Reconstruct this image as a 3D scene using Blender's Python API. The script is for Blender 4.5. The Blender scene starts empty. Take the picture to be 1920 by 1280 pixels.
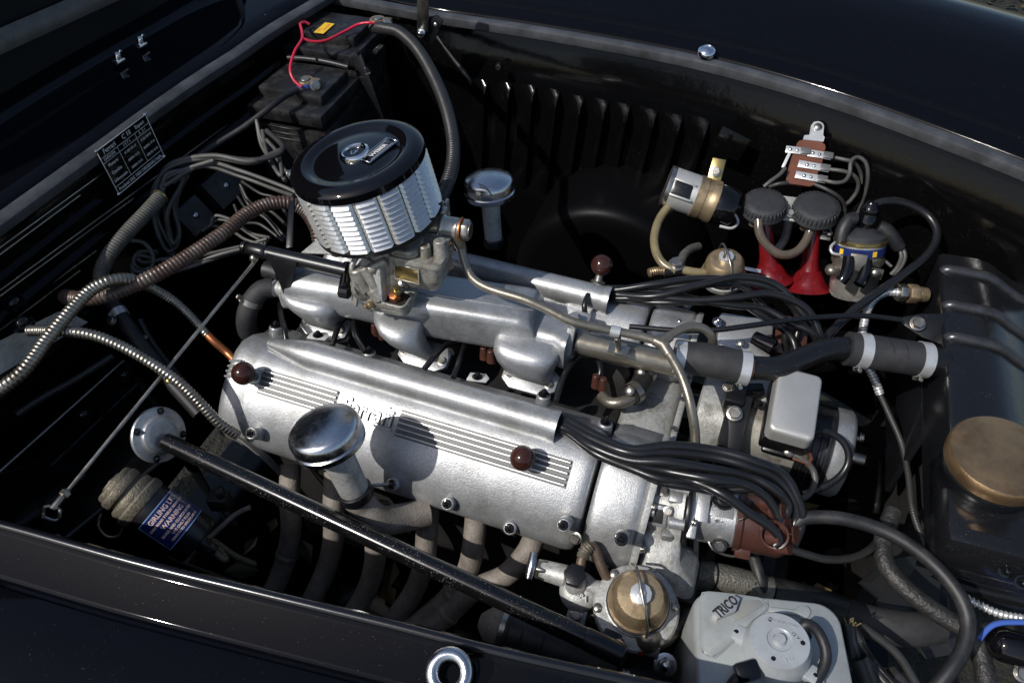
import bpy, bmesh, math, random
from mathutils import Vector as V, Matrix, Euler
random.seed(7)
SC = bpy.context.scene
COL = SC.collection
R = math.radians
PI = math.pi
# ---------------------------------------------------------------- camera
F_PX, PITCH, YAW = 1400.0, R(46.0), R(20.2)          # focal length in photo pixels (1920 wide)
CAM = V((.82*math.sin(YAW), -.82*math.cos(YAW), 1.60))
FWD = V((-math.sin(YAW)*math.cos(PITCH), math.cos(YAW)*math.cos(PITCH), -math.sin(PITCH)))
RGT = V((math.cos(YAW), math.sin(YAW), 0))
UPV = RGT.cross(FWD)
cd = bpy.data.cameras.new('camera')
cd.sensor_width = 36; cd.lens = 36*F_PX/1920; cd.clip_start = .02; cd.clip_end = 200
cam = bpy.data.objects.new('camera', cd); COL.objects.link(cam)
rot = Matrix((RGT, UPV, -FWD)).transposed()
cam.matrix_world = Matrix.Translation(CAM) @ rot.to_4x4()
SC.camera = cam
# ---------------------------------------------------------------- light
SUN = V((-.42, -.56, .72)).normalized()              # direction towards the sun
el = math.asin(SUN.z); az = math.atan2(SUN.x, SUN.y)
w = bpy.data.worlds.new('World'); SC.world = w; w.use_nodes = True
nt = w.node_tree; bg = nt.nodes['Background']
sky = nt.nodes.new('ShaderNodeTexSky'); sky.sky_type = 'NISHITA'; sky.sun_disc = False
sky.sun_elevation = el; sky.sun_rotation = az; sky.air_density = 1.0; sky.dust_density = 1.3; sky.ozone_density = .7
nt.links.new(sky.outputs[0], bg.inputs[0]); bg.inputs[1].default_value = .115
sd = bpy.data.lights.new('sun', 'SUN'); sd.energy = 3.9; sd.angle = R(.55); sd.color = (1, .968, .92)
so = bpy.data.objects.new('sun', sd); COL.objects.link(so)
so.rotation_euler = (-SUN).to_track_quat('-Z', 'Y').to_euler()
vs = SC.view_settings; vs.view_transform = 'Standard'; vs.look = 'None'; vs.exposure = 0; vs.gamma = 1; vs.use_curve_mapping = False
SC.cycles.max_bounces = 8; SC.cycles.glossy_bounces = 5
# ---------------------------------------------------------------- photo pixel -> point in the place
def ray(u, v): return FWD + RGT*((u-960)/F_PX) - UPV*((v-640)/F_PX)
def P(u, v, z): d = ray(u, v); return CAM + d*((z-CAM.z)/d.z)
def PX(u, v, x): d = ray(u, v); return CAM + d*((x-CAM.x)/d.x)
def PY(u, v, y): d = ray(u, v); return CAM + d*((y-CAM.y)/d.y)
def PL(u, v, o, n): d = ray(u, v); return CAM + d*((V(o)-CAM).dot(V(n))/d.dot(V(n)))
def mpx(p): return (V(p)-CAM).dot(FWD)/F_PX          # metres per photo pixel at a point
def pp(l): return [P(*t) for t in l]
# ---------------------------------------------------------------- objects
W = {}
def props(o, label=None, cat=None, group=None, kind=None):
    if label: o['label'] = label
    if cat: o['category'] = cat
    if group: o['group'] = group
    if kind: o['kind'] = kind
    return o
def put(o, parent=None, M=None):
    COL.objects.link(o); M = M or Matrix()
    if parent is not None:
        o.parent = parent; o.matrix_parent_inverse = W[parent.name].inverted()
    o.matrix_basis = M; W[o.name] = M.copy()
    return o
def T(name, label, cat, loc, group=None):
    o = bpy.data.objects.new(name, None); o.empty_display_size = .02
    put(o, None, Matrix.Translation(V(loc))); return props(o, label, cat, group)
def fr(o, z=(0, 0, 1), x=(1, 0, 0)):
    z = V(z).normalized(); x = V(x); x = x - z*x.dot(z)
    if x.length < 1e-5: x = V((0, 1, 0)) - z*z.y
    x.normalize(); y = z.cross(x); o = V(o)
    return Matrix(((x.x, y.x, z.x, o.x), (x.y, y.y, z.y, o.y), (x.z, y.z, z.z, o.z), (0, 0, 0, 1)))
def spline(pts, step=.004):
    pts = [V(p) for p in pts]
    if len(pts) < 3:
        n = max(2, int((pts[1]-pts[0]).length/max(step, .01)))
        return [pts[0].lerp(pts[1], i/n) for i in range(n+1)]
    q = [pts[0]*2-pts[1]] + pts + [pts[-1]*2-pts[-2]]
    out = []
    for i in range(1, len(q)-2):
        a, b, c, d = q[i-1], q[i], q[i+1], q[i+2]
        n = max(2, int((c-b).length/step))
        for k in range(n):
            t = k/n
            out.append(.5*((2*b)+(c-a)*t+(2*a-5*b+4*c-d)*t*t+(3*b-a-3*c+d)*t**3))
    return out+[pts[-1]]
class MB:
    def __init__(s): s.v = []; s.f = []
    def add(s, vs, fs, M=None):
        n = len(s.v); s.v += [tuple(M @ V(p)) if M else tuple(p) for p in vs]
        s.f += [tuple(i+n for i in f) for f in fs]; return s
    def bm(s, b, M=None):
        b.verts.index_update(); s.add([v.co.copy() for v in b.verts], [[v.index for v in f.verts] for f in b.faces], M); b.free(); return s
    def box(s, M, sx, sy, sz, bev=.002, seg=2):      # centred on M
        b = bmesh.new(); bmesh.ops.create_cube(b, size=1)
        for v in b.verts: v.co = V((v.co.x*sx, v.co.y*sy, v.co.z*sz))
        if bev: bmesh.ops.bevel(b, geom=b.edges[:], offset=min(bev, .45*min(sx, sy, sz)), segments=seg, profile=.5, affect='EDGES')
        return s.bm(b, M)
    def prism(s, M, poly, h, bev=.001, seg=2):       # polygon in local xy, from z=0 to h
        b = bmesh.new(); f = b.faces.new([b.verts.new((p[0], p[1], 0)) for p in poly])
        f.normal_update()
        if f.normal.z > 0: f.normal_flip()
        r = bmesh.ops.extrude_face_region(b, geom=[f])
        for v in r['geom']:
            if isinstance(v, bmesh.types.BMVert): v.co.z = h
        bmesh.ops.recalc_face_normals(b, faces=b.faces[:])
        if bev:
            e = [e for e in b.edges if len(e.link_faces) == 2 and e.calc_face_angle() > .6]
            bmesh.ops.bevel(b, geom=e, offset=bev, segments=seg, profile=.5, affect='EDGES')
        return s.bm(b, M)
    def loft(s, rings, closed=True, caps=True):
        n = len(rings[0]); vs = [p for r in rings for p in r]; fs = []
        for i in range(len(rings)-1):
            for k in range(n if closed else n-1):
                a = i*n+k; b = i*n+(k+1) % n
                fs.append((a, b, b+n, a+n))
        if caps and closed:
            fs.append(tuple(reversed(range(n)))); fs.append(tuple(range((len(rings)-1)*n, len(rings)*n)))
        return s.add(vs, fs)
    def lathe(s, M, prof, seg=32, a0=0, a1=2*PI, caps=True):    # prof: (radius, height along z)
        full = abs(a1-a0-2*PI) < 1e-6; m = seg if full else seg+1
        vs = []; fs = []
        for r, h in prof:
            for k in range(m):
                a = a0+(a1-a0)*k/seg; vs.append((r*math.cos(a), r*math.sin(a), h))
        for i in range(len(prof)-1):
            for k in range(seg):
                a = i*m+k; b = i*m+(k+1) % m
                fs.append((a, b, b+m, a+m))
        if full and caps and prof[0] != prof[-1]:
            if prof[0][0] > 1e-6: fs.append(tuple(reversed(range(m))))
            if prof[-1][0] > 1e-6: fs.append(tuple(range((len(prof)-1)*m, len(prof)*m)))
        return s.add(vs, fs, M)
    def cyl(s, a, b, r, r2=None, seg=20, bev=None):
        a = V(a); b = V(b); L = (b-a).length; r2 = r if r2 is None else r2
        e = min(r, r2, L)*.12 if bev is None else bev
        return s.lathe(fr(a, b-a), [(r-e, 0), (r, e), (r2, L-e), (r2-e, L)], seg)
    def tube(s, pts, r, seg=12, step=.006, prof=None, raw=False, caps=True):
        c = [V(p) for p in pts] if raw else spline(pts, step)
        t = []
        for i in range(len(c)): t.append((c[min(i+1, len(c)-1)]-c[max(i-1, 0)]).normalized())
        x = t[0].orthogonal().normalized(); rings = []; L = 0; tot = sum((c[i+1]-c[i]).length for i in range(len(c)-1))
        for i, p in enumerate(c):
            if i: L += (p-c[i-1]).length
            x = (x-t[i]*x.dot(t[i])).normalized(); y = t[i].cross(x)
            rr = r(L/tot) if callable(r) else r
            if prof: rr *= prof(L)
            rings.append([p+x*(rr*math.cos(2*PI*k/seg))+y*(rr*math.sin(2*PI*k/seg)) for k in range(seg)])
        return s.loft(rings, True, caps)
    def ball(s, c, r, seg=20, sc=(1, 1, 1), M=None):
        n = seg//2; pr = [(max(r*math.sin(PI*i/n), 1e-5), -r*math.cos(PI*i/n)) for i in range(n+1)]
        b = MB().lathe(Matrix.Identity(4), pr, seg)
        return s.add([V((p[0]*sc[0], p[1]*sc[1], p[2]*sc[2]))+V(c) for p in b.v], b.f, M)
    def mesh(s, name, ang=38):
        me = bpy.data.meshes.new(name); me.from_pydata(s.v, [], s.f); me.update()
        b = bmesh.new(); b.from_mesh(me); bmesh.ops.remove_doubles(b, verts=b.verts, dist=2e-6)
        bmesh.ops.recalc_face_normals(b, faces=b.faces); b.to_mesh(me); b.free()
        me.shade_smooth(); me.set_sharp_from_angle(angle=R(ang)); return me
def O(name, mb, mat, parent=None, label=None, cat=None, group=None, kind=None, ang=38):
    c = V((0, 0, 0))
    if mb.v:
        lo = [min(p[i] for p in mb.v) for i in range(3)]; hi = [max(p[i] for p in mb.v) for i in range(3)]
        c = V([(a+b)/2 for a, b in zip(lo, hi)])
        mb.v = [tuple(V(p)-c) for p in mb.v]
    me = mb.mesh(name, ang); me.materials.append(mat)
    o = bpy.data.objects.new(name, me); put(o, parent, Matrix.Translation(c))
    return props(o, label, cat, group, kind)
def I(name, me, parent, M, label=None):               # another object on shared mesh data
    o = bpy.data.objects.new(name, me); put(o, parent, M)
    if label: o['label'] = label
    return o
def shared(name, mb, mat, ang=38): me = mb.mesh(name, ang); me.materials.append(mat); return me
def text(name, s, size, M, mat, parent, ext=.0004, align='CENTER', sx=1.0, bend=None, off=0, label=None, shear=0):
    c = bpy.data.curves.new(name, 'FONT'); c.body = s; c.size = size; c.extrude = ext; c.align_x = align; c.align_y = 'CENTER'; c.resolution_u = 2; c.offset = off; c.shear = shear
    t = bpy.data.objects.new('tmp', c); me = bpy.data.meshes.new_from_object(t); bpy.data.objects.remove(t)
    me.name = name
    for v in me.vertices:
        p = V((v.co.x*sx, v.co.y, v.co.z)); v.co = bend(p) if bend else p
    me.materials.clear(); me.materials.append(mat)
    o = bpy.data.objects.new(name, me); put(o, parent, M)
    if label: o['label'] = label
    return o
# ---------------------------------------------------------------- materials
def mat(name, col, metal=0., rough=.5, bump=0., bscale=600., var=0., vscale=30., rvar=0., dirt=None, dirt_amt=.0, dscale=18., specks=0., coat=0., speck_col=(.35, .34, .33, 1), spec=.5, sheen=0, bdist=.0006):
    m = bpy.data.materials.new(name); m.use_nodes = True; n = m.node_tree; L = n.links.new
    b = n.nodes['Principled BSDF']
    b.inputs['Metallic'].default_value = metal; b.inputs['Roughness'].default_value = rough
    b.inputs['Specular IOR Level'].default_value = spec
    if coat: b.inputs['Coat Weight'].default_value = coat; b.inputs['Coat Roughness'].default_value = .06
    tc = n.nodes.new('ShaderNodeTexCoord')
    geo = n.nodes.new('ShaderNodeNewGeometry')
    co = geo.outputs['Position']
    def noise(sc, det=4, ro=.55):
        t = n.nodes.new('ShaderNodeTexNoise'); t.inputs['Scale'].default_value = sc; t.inputs['Detail'].default_value = det; t.inputs['Roughness'].default_value = ro
        L(co, t.inputs['Vector']); return t.outputs['Fac']
    def ramp(f, a, b_):
        t = n.nodes.new('ShaderNodeMapRange'); t.inputs[1].default_value = a; t.inputs[2].default_value = b_; L(f, t.inputs[0]); return t.outputs[0]
    def math_(op, a, b_):
        t = n.nodes.new('ShaderNodeMath'); t.operation = op
        for i, x in enumerate((a, b_)):
            if isinstance(x, (int, float)): t.inputs[i].default_value = x
            else: L(x, t.inputs[i])
        return t.outputs[0]
    def mix(f, a, b_):
        t = n.nodes.new('ShaderNodeMix'); t.data_type = 'RGBA'
        if isinstance(f, (int, float)): t.inputs[0].default_value = f
        else: L(f, t.inputs[0])
        for i, x in ((6, a), (7, b_)):
            if isinstance(x, tuple): t.inputs[i].default_value = x
            else: L(x, t.inputs[i])
        return t.outputs[2]
    c4 = (col[0], col[1], col[2], 1); cur = c4
    if var:
        f = ramp(noise(vscale, 6, .65), .3, .7)
        lo = tuple(max(x*(1-var), 0) for x in col)+(1,); hi = tuple(min(x*(1+var*.6), 1) for x in col)+(1,)
        cur = mix(f, lo, hi)
    if dirt:
        f = math_('MULTIPLY', ramp(noise(dscale, 7, .7), .48, .68), dirt_amt)
        cur = mix(f, cur, (dirt[0], dirt[1], dirt[2], 1))
    if specks:
        f = ramp(noise(620, 2, .5), .735-specks*.12, .76-specks*.12)
        g = ramp(noise(26, 3, .5), .42, .62); f = math_('MULTIPLY', f, g)
        cur = mix(f, cur, speck_col)
        rr = mix(f, (rough,)*3+(1,), (.8, .8, .8, 1)); L(rr, b.inputs['Roughness'])
    if isinstance(cur, tuple): b.inputs['Base Color'].default_value = cur
    else: L(cur, b.inputs['Base Color'])
    if rvar and not specks:
        t = n.nodes.new('ShaderNodeMapRange'); t.inputs[1].default_value = .3; t.inputs[2].default_value = .7
        t.inputs[3].default_value = max(rough-rvar, .02); t.inputs[4].default_value = min(rough+rvar, 1)
        L(noise(vscale*1.7, 5, .6), t.inputs[0]); L(t.outputs[0], b.inputs['Roughness'])
    if bump:
        bp = n.nodes.new('ShaderNodeBump'); bp.inputs['Strength'].default_value = bump; bp.inputs['Distance'].default_value = bdist
        L(noise(bscale, 3, .6), bp.inputs['Height']); L(bp.outputs[0], b.inputs['Normal'])
    return m
ALU = mat('cast_aluminium', (.425, .43, .432), .66, .37, .55, 520, .20, 300, .09, (.17, .165, .15), .70, 10, bdist=.0005)
ALU_D = mat('weathered_aluminium', (.42, .42, .40), .35, .46, .9, 420, .28, 200, .08, (.10, .088, .065), .75, 26, bdist=.0006)
ALU_S = mat('sheet_aluminium', (.66, .66, .645), .62, .33, .2, 500, .14, 60, .08)
CARB = mat('die_cast_zinc', (.33, .32, .285), .40, .40, .8, 500, .30, 200, .1, (.09, .065, .035), .85, 45)
STEEL = mat('dull_steel', (.42, .40, .36), .95, .33, .2, 500, .25, 30, .1, (.14, .10, .06), .6, 25)
PIPE = mat('plated_pipe', (.27, .245, .20), .75, .34, .3, 400, .25, 60, .08, (.10, .08, .05), .6, 30)
CHROME = mat('chrome', (.80, .81, .83), 1, .10, .0, 400, .06, 40, .04)
CHROME_D = mat('dusty_chrome', (.58, .59, .61), 1, .22, .25, 900, .12, 60, .08)
PAINT = mat('black_body_paint', (.0024, .0026, .0040), 0, .05, .0, specks=.16, spec=.18, speck_col=(.07, .07, .07, 1))
RIBM = mat('rib_highlight_paint', (.055, .055, .058), .6, .30, .2, 300, .4, 60, spec=.8)  # lighter metallic colour carries the bright highlight of the black ribs
LOUVM = mat('bright_louvre_aluminium', (.66, .66, .65), .72, .30, .0, 500, .12, 90, .06)
LIP = mat('worn_lip_paint', (.006, .006, .008), 0, .22, .1, 200, spec=.6)
RADP = mat('radiator_black', (.0075, .0078, .009), 0, .22, .2, 60, specks=.35, spec=.45, speck_col=(.12, .12, .12, 1), bdist=.002)
PAINT_IN = mat('black_bay_paint', (.0022, .0022, .0024), 0, .12, .12, 22, specks=.14, spec=.20, bdist=.004, speck_col=(.16, .155, .15, 1))
BLACK = mat('satin_black', (.006, .006, .007), 0, .34, .25, 300, rvar=.1, specks=.15)
GLOSSB = mat('gloss_black_enamel', (.0032, .0032, .004), 0, .05, .0, spec=.5)
RUB = mat('black_rubber', (.011, .011, .012), 0, .50, .4, 700, .3, 40, dirt=(.06, .055, .05), dirt_amt=.5, dscale=30)
HOSE = mat('woven_rubber_hose', (.022, .022, .024), 0, .62, .8, 1300, .3, 40, dirt=(.07, .065, .06), dirt_amt=.4)
SEAL = mat('weatherstrip_rubber', (.060, .062, .067), 0, .42, .5, 350, .45, 26, dirt=(.015, .015, .016), dirt_amt=.7, dscale=9)
WIRE = mat('ignition_cable', (.010, .010, .011), 0, .30, .15, 300, .25, 40)
WIRE_G = mat('grey_wire', (.075, .072, .066), 0, .48, .2, 500, .35, 40)
WIRE_D = mat('dark_wire', (.030, .029, .027), 0, .45, .2, 500, .35, 40)
REDW = mat('red_wire', (.55, .02, .05), 0, .35)
BLUEW = mat('blue_wire', (.05, .11, .40), 0, .35)
CON_BR = mat('brown_conduit', (.085, .05, .038), .25, .36, .2, 500, .4, 20, dirt=(.16, .15, .13), dirt_amt=.7, dscale=30)
CON_SV = mat('steel_conduit', (.34, .31, .26), .9, .34, .2, 500, .35, 25, dirt=(.08, .06, .04), dirt_amt=.7, dscale=22)
CON_BK = mat('black_conduit', (.020, .020, .020), .0, .40, .2, 500, .35, 25)
BRAID = mat('braided_sleeve', (.075, .072, .062), 0, .55, .9, 900, .5, 60)
BAKE = mat('brown_bakelite', (.040, .014, .010), 0, .12, .0, var=.3, vscale=30)
CAPBR = mat('brown_distributor_cap', (.070, .028, .020), 0, .28, .3, 500, .3, 30, dirt=(.05, .02, .015), dirt_amt=.7)
PHEN = mat('brown_phenolic', (.13, .045, .026), 0, .38, .2, 300, .25, 30)
BRASS = mat('bronze_cap', (.44, .29, .155), .88, .36, .6, 420, .25, 18, .10, (.20, .115, .06), .8, 14)
BRASS_D = mat('aged_brass', (.40, .30, .18), .72, .40, .4, 500, .3, 40, .1, (.10, .065, .03), .75, 26)
GOLD = mat('yellow_zinc', (.42, .32, .13), .95, .28, .2, 400, .25, 30)
CRUST = mat('corroded_metal', (.21, .185, .14), .6, .55, 1.0, 330, .55, 60, dirt=(.03, .026, .02), dirt_amt=.8, dscale=60, bdist=.0015)
REDP = mat('red_horn_paint', (.16, .006, .009), 0, .25, .15, 200, .35, 25, dirt=(.05, .004, .004), dirt_amt=.6, dscale=30, coat=.4)
EXH = mat('burnt_exhaust_steel', (.25, .218, .188), .2, .62, .9, 420, .35, 40, dirt=(.13, .105, .08), dirt_amt=.7, bdist=.0014)
CREAM = mat('grey_painted_tin', (.37, .39, .38), .25, .42, .25, 500, .10, 14, dirt=(.22, .22, .2), dirt_amt=.45, dscale=16)
REGB = mat('silver_painted_tin', (.48, .475, .45), .55, .42, .5, 1100, .08, 30)
BATT = mat('black_battery_plastic', (.009, .009, .010), 0, .42, .5, 350, .3, 60, dirt=(.07, .067, .06), dirt_amt=.45, dscale=45)
LABEL_Y = mat('yellow_label', (.75, .47, .02), 0, .35)
LABEL_R = mat('red_print', (.6, .06, .03), 0, .4)
LABEL_B = mat('blue_label', (.009, .020, .105), 0, .35)
INK_P = mat('pale_pink_print', (.68, .50, .44), 0, .4)
INK_W = mat('pale_print', (.62, .62, .60), .2, .35)
INK_LB = mat('light_blue_print', (.25, .38, .68), 0, .4)
TANC = mat('can_enamel', (.006, .006, .008), 0, .3, .1, 200)
STEEL_L = mat('bright_zinc_plate', (.50, .48, .43), .7, .34, .2, 500, .2, 40, .08, (.2, .17, .12), .5, 40)
COPPER = mat('copper_washer', (.48, .17, .07), .85, .4)
TUBEC = mat('yellowed_plastic_tube', (.20, .165, .09), 0, .22, var=.3, vscale=40)
CLEAR = mat('smoky_plastic_tube', (.10, .08, .06), 0, .15, var=.3, vscale=40)
GREYM = mat('grey_plastic_motor', (.13, .13, .13), .3, .36, .2, 500, .2, 30)
HORNC = mat('horn_cap_crackle', (.030, .031, .034), 0, .42, 1.0, 700, .3, 60, bdist=.0012)
BELT = mat('belt_rubber', (.02, .02, .02), 0, .55, .3, 300)
BLOCK = mat('dark_engine_block', (.030, .029, .028), .4, .55, .6, 300, .4, 20)
GLASS_D = mat('dark_windscreen_glass', (.001, .001, .0012), 0, .06, spec=.3)
# ---------------------------------------------------------------- shared hardware
def hexpoly(r): return [(r*math.cos(PI/3*i), r*math.sin(PI/3*i)) for i in range(6)]
HEX = shared('hex_bolt', MB().lathe(Matrix.Identity(4), [(1.35, 0), (1.35, .25), (1.2, .3)], 16).prism(Matrix.Translation((0, 0, .28)), hexpoly(1.08), .75, .08, 1), STEEL)
HEXK = shared('black_hex_bolt', MB().lathe(Matrix.Identity(4), [(1.35, 0), (1.35, .25), (1.2, .3)], 16).prism(Matrix.Translation((0, 0, .28)), hexpoly(1.08), .75, .08, 1), BLACK)
NUTK = shared('cap_nut', MB().lathe(Matrix.Identity(4), [(1.5, 0), (1.5, .25), (1.3, .3)], 16).prism(Matrix.Translation((0, 0, .28)), hexpoly(1.1), .6, .06, 1).ball((0, 0, .85), .85, 12), GLOSSB)
NUTC = shared('chrome_cap_nut', MB().lathe(Matrix.Identity(4), [(1.5, 0), (1.5, .25), (1.3, .3)], 16).prism(Matrix.Translation((0, 0, .28)), hexpoly(1.1), .6, .06, 1).ball((0, 0, .85), .85, 12), CHROME_D)
def slot_mb():
    b = MB().lathe(Matrix.Identity(4), [(1.25, 0), (1.2, .3), (.8, .62), (.3, .72), (1e-5, .74)], 16)
    return b
SCREW = shared('screw', slot_mb(), STEEL); SCREWB = shared('brass_screw', slot_mb(), GOLD)
RIVET = shared('rivet', MB().lathe(Matrix.Identity(4), [(1.2, 0), (1.0, .5), (.5, .8), (1e-5, .9)], 12), CHROME_D)
def bolt(parent, p, n, r, me=None, name='bolt', label=None):
    return I(name, me or HEX, parent, fr(p, n, (random.random()-.5, random.random()-.5, .3)) @ Matrix.Scale(r, 4), label)
def ridged(pitch, amp=.16, sharp=1):
    def f(L):
        x = (L % pitch)/pitch
        return 1-amp*(1-abs(math.sin(PI*x))**sharp)
    return f
def conduit(name, pts, r, pitch, matl, label, cat, amp=.16, seg=12, parent=None, group=None):
    return O(name, MB().tube(pts, r, seg, pitch/5, ridged(pitch, amp)), matl, parent, label, cat, group, ang=180)
def hose(name, pts, r, matl, label=None, cat=None, seg=12, parent=None, group=None, step=.006):
    return O(name, MB().tube(pts, r, seg, step), matl, parent, label, cat, group, ang=60)
def ringband(M, r, w, t=.0012, seg=28): return MB().lathe(M, [(r, -w/2), (r+t, -w/2+t*.3), (r+t, w/2-t*.3), (r, w/2)], seg, caps=False)
def clamp(name, parent, c, ax, r, w=.012, up=(0, 0, 1), matl=None):
    matl = matl or ALU_S
    M = fr(c, ax, up); b = O(name, ringband(M, r, w), matl, parent)
    s = M @ V((r+.003, 0, 0))
    y = (M.to_3x3() @ V((0, 1, 0)))
    O('clamp_screw', MB().cyl(s-y*.010, s+y*.008, .0032, seg=10).cyl(s+y*.006, s+y*.011, .0045, seg=6), STEEL, b)
    return b
# ================================================================ SETTING
g = MB().loft([[V((-14, y, 0)) if i == 0 else V((14, y, 0)) for y in (-10, -3, 3, 14)] for i in (0, 1)], closed=False)
GROUND = mat('dark_leafy_ground', (.010, .009, .006), 0, .85, 1.0, 60, .7, 9, dirt=(.035, .026, .008), dirt_amt=.6, dscale=24, bdist=.02)
O('ground', g, GROUND, kind='structure')
LEAFM = [mat('dry_leaf_a', (.05, .037, .017), 0, .6), mat('dry_leaf_b', (.09, .06, .015), 0, .6), mat('dry_leaf_c', (.024, .026, .009), 0, .6)]
for k in range(3):
    b = MB()
    for i in range(900):
        zb = 0
        if i % 15 == 0: x, y, zb = random.uniform(-.5, .72), random.uniform(-.45, .4), .172
        else: x, y = (random.uniform(-.5, 3.2), random.uniform(1.6, 4.5)) if i % 2 else (random.uniform(-3.4, -1.2), random.uniform(.5, 3.))
        a = random.uniform(0, 2*PI); s = random.uniform(.018, .038); c = V((x, y, zb+random.uniform(.004, .02)))
        d = V((math.cos(a), math.sin(a), random.uniform(-.3, .3)))*s; e = V((-math.sin(a), math.cos(a), random.uniform(-.4, .4)))*s*.55
        q = V((0, 0, s*.25)); b.add([c-d, c-e+q, c+d, c+e+q, c], [(0, 1, 4), (1, 2, 4), (2, 3, 4), (3, 0, 4)])
    O('fallen_leaves', b, LEAFM[k], kind='stuff')
# ================================================================ BODYWORK
car = T('car_body', 'glossy black car bodywork around the open engine bay', 'car', (0, 0, 0))
def sweep(path, sec, up=V((0, 0, 1)), side=1):       # sec: (outward distance, height); outward = left of the path * side
    rings = []
    for i, p in enumerate(path):
        t = (path[min(i+1, len(path)-1)]-path[max(i-1, 0)]); t.z = 0; t.normalize(); o = V((-t.y, t.x, 0))*side
        rings.append([p+o*d+up*h for d, h in sec])
    return rings
def sheet(path, sec, side=1): return MB().loft(sweep(path, sec, side=side), closed=False)
# far wing, its rubber strip and the louvred valance under it
ZF = .945
sealp = spline([P(u, v, ZF) for u, v in [(560, -18), (640, -4), (810, 28), (1000, 57), (1200, 92), (1320, 117), (1450, 151), (1589, 194), (1757, 255), (1920, 318), (2080, 388)]], .02)
O('wing', sheet(sealp, [(.012, -.03), (.016, .004), (.022, .010), (.050, .012), (.056, .016), (.062, .022), (.075, .026), (.12, .038), (.17, .055), (.22, .070), (.27, .081), (.32, .086), (.37, .082), (.41, .066), (.44, .036), (.46, -.01), (.48, -.12), (.49, -.3), (.50, -.7)]), PAINT, car, ang=60)
O('weatherstrip', MB().loft(sweep(sealp, [(-.014, -.004), (-.013, .004), (-.008, .007), (.006, .008), (.012, .004), (.012, -.010), (-.012, -.012)])), SEAL, car, 'grey rubber strip along the far wing')
val = MB().loft(sweep(sealp, [(-.010, -.014), (.012, -.02), (-.004, -.06), (-.012, -.10), (-.014, -.3), (-.014, -.42), (-.02, -.5), (-.03, -.62)]), closed=False)
pan = O('inner_wing', val, PAINT_IN, car, 'far inner wing panel pressed with upright louvres', ang=50)
lv = MB()
n = 10; rings = []
for i in range(n+1):
    t = (i/n)**1.6; h = (math.sin(PI*min(1, t*9)/2) if t < .111 else 1-.35*t)*(math.sin(PI*min(1, (1-t)*9)/2) if t > .9 else 1)
    h = max(h, .02)
    rings.append([V((-.020, .002, -t*.27)), V((-.012, -.004*h, -t*.27)), V((-.002, -.013*h, -t*.27)), V((.006, -.018*h, -t*.27)), V((.009, -.018*h, -t*.27)), V((.009, -.014*h, -t*.27)), V((.004, .002, -t*.27))])
lv.loft(rings)
LOUV = shared('louvre', lv, PAINT_IN, 50)
for u, v in [(905, 150), (950, 155), (995, 160), (1040, 168), (1085, 180), (1130, 187), (1172, 195), (1222, 205), (1270, 215), (1320, 222)]:
    p = P(u, v, .862); I('louvre', LOUV, pan, Matrix.Translation(PY(u, v, min(sealp, key=lambda q: abs(q.x-p.x)).y-.0125)) @ Matrix.Rotation(R(4), 4, 'Y') @ Matrix.Diagonal((1.35, 1.15, 1, 1)))
sp = P(1325, 96, ZF+.02)
O('bump_stop', MB().lathe(fr(sp, (0, -.2, 1)), [(.017, -.006), (.0175, 0), (.015, .004), (.011, .006), (.0105, .0045), (.006, .007), (1e-5, .008)], 28), CHROME, car, 'domed chrome bonnet buffer beside the far rubber strip')
# round blanking plug and oval pressings on the far inner wing
for u, v, r in [(1807, 330, .026), (935, 125, .007)]:
    q = PY(u, v, sealp[-12].y+.055 if u > 1500 else .628)
    O('blanking_plug', MB().lathe(fr(q, (0, -1, .25)), [(r*1.1, -.004), (r*1.1, .001), (r*.9, .004), (r*.75, .003), (1e-5, .004)], 28), BLACK, pan)
# wheel arch bulge
BONM = mat('bonnet_underside', (.0022, .0022, .0026), 0, .42, spec=.10)
wa = PY(1130, 396, .46)
O('wheel_arch', MB().lathe(fr(V((wa.x+.02, .46, wa.z-.215)), (0, 1, 0)), [(.17, .0), (.195, .003), (.208, .012), (.214, .03), (.214, .2)], 72), BONM, car, 'rounded black wheel arch at the foot of the far wing')
# cowl, firewall and windscreen
zc = .955
cwp = [P(u, v, zc) for u, v in [(-260, 602), (0, 415), (181, 284), (275, 215), (370, 149), (440, 104), (508, 57), (600, 2), (650, -30)]]
cwp = [cwp[0]+(cwp[0]-cwp[1]).normalized()*.42]+cwp
cw = spline(cwp, .03)
O('cowl_panel', MB().loft(sweep(cw, [(.010, -.03), (.012, .006), (.016, .010), (.05, .014), (.12, .020), (.17, .024), (.178, .030), (.186, .032), (.20, .030), (.23, .030), (.29, .028)], side=1), closed=False), PAINT, car, ang=50)
O('weatherstrip', MB().loft(sweep(cw, [(-.013, -.006), (-.013, .003), (-.009, .007), (.006, .009), (.011, .005), (.011, -.010), (-.011, -.012)])), SEAL, car, 'grey rubber strip along the cowl')
bon = T('bonnet', 'open bonnet standing up behind the cowl, its black underside edged by a grey strip', 'bonnet', (-.9, .1, 1.0))
bd0 = V((-.36, 0, .95)).normalized(); bn0 = V((.95, 0, .36)).normalized()
bpath = [p+V((-.235, 0, .045)) for p in cw if -.75 < p.y < .78]
O('panel', MB().loft([[p+bd0*s_+bn0*k for s_, k in ((-.03, 0), (.3, .012), (.6, .012), (.98, 0), (1.0, -.012), (.98, -.024), (.6, -.014), (.3, -.014), (-.03, -.024))] for p in bpath]), BONM, bon, ang=50)
wa0 = PL(0, 78, bpath[0]+bn0*.02, bn0); wb0 = PL(180, -2, bpath[0]+bn0*.02, bn0); wd0 = (wb0-wa0)
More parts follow.
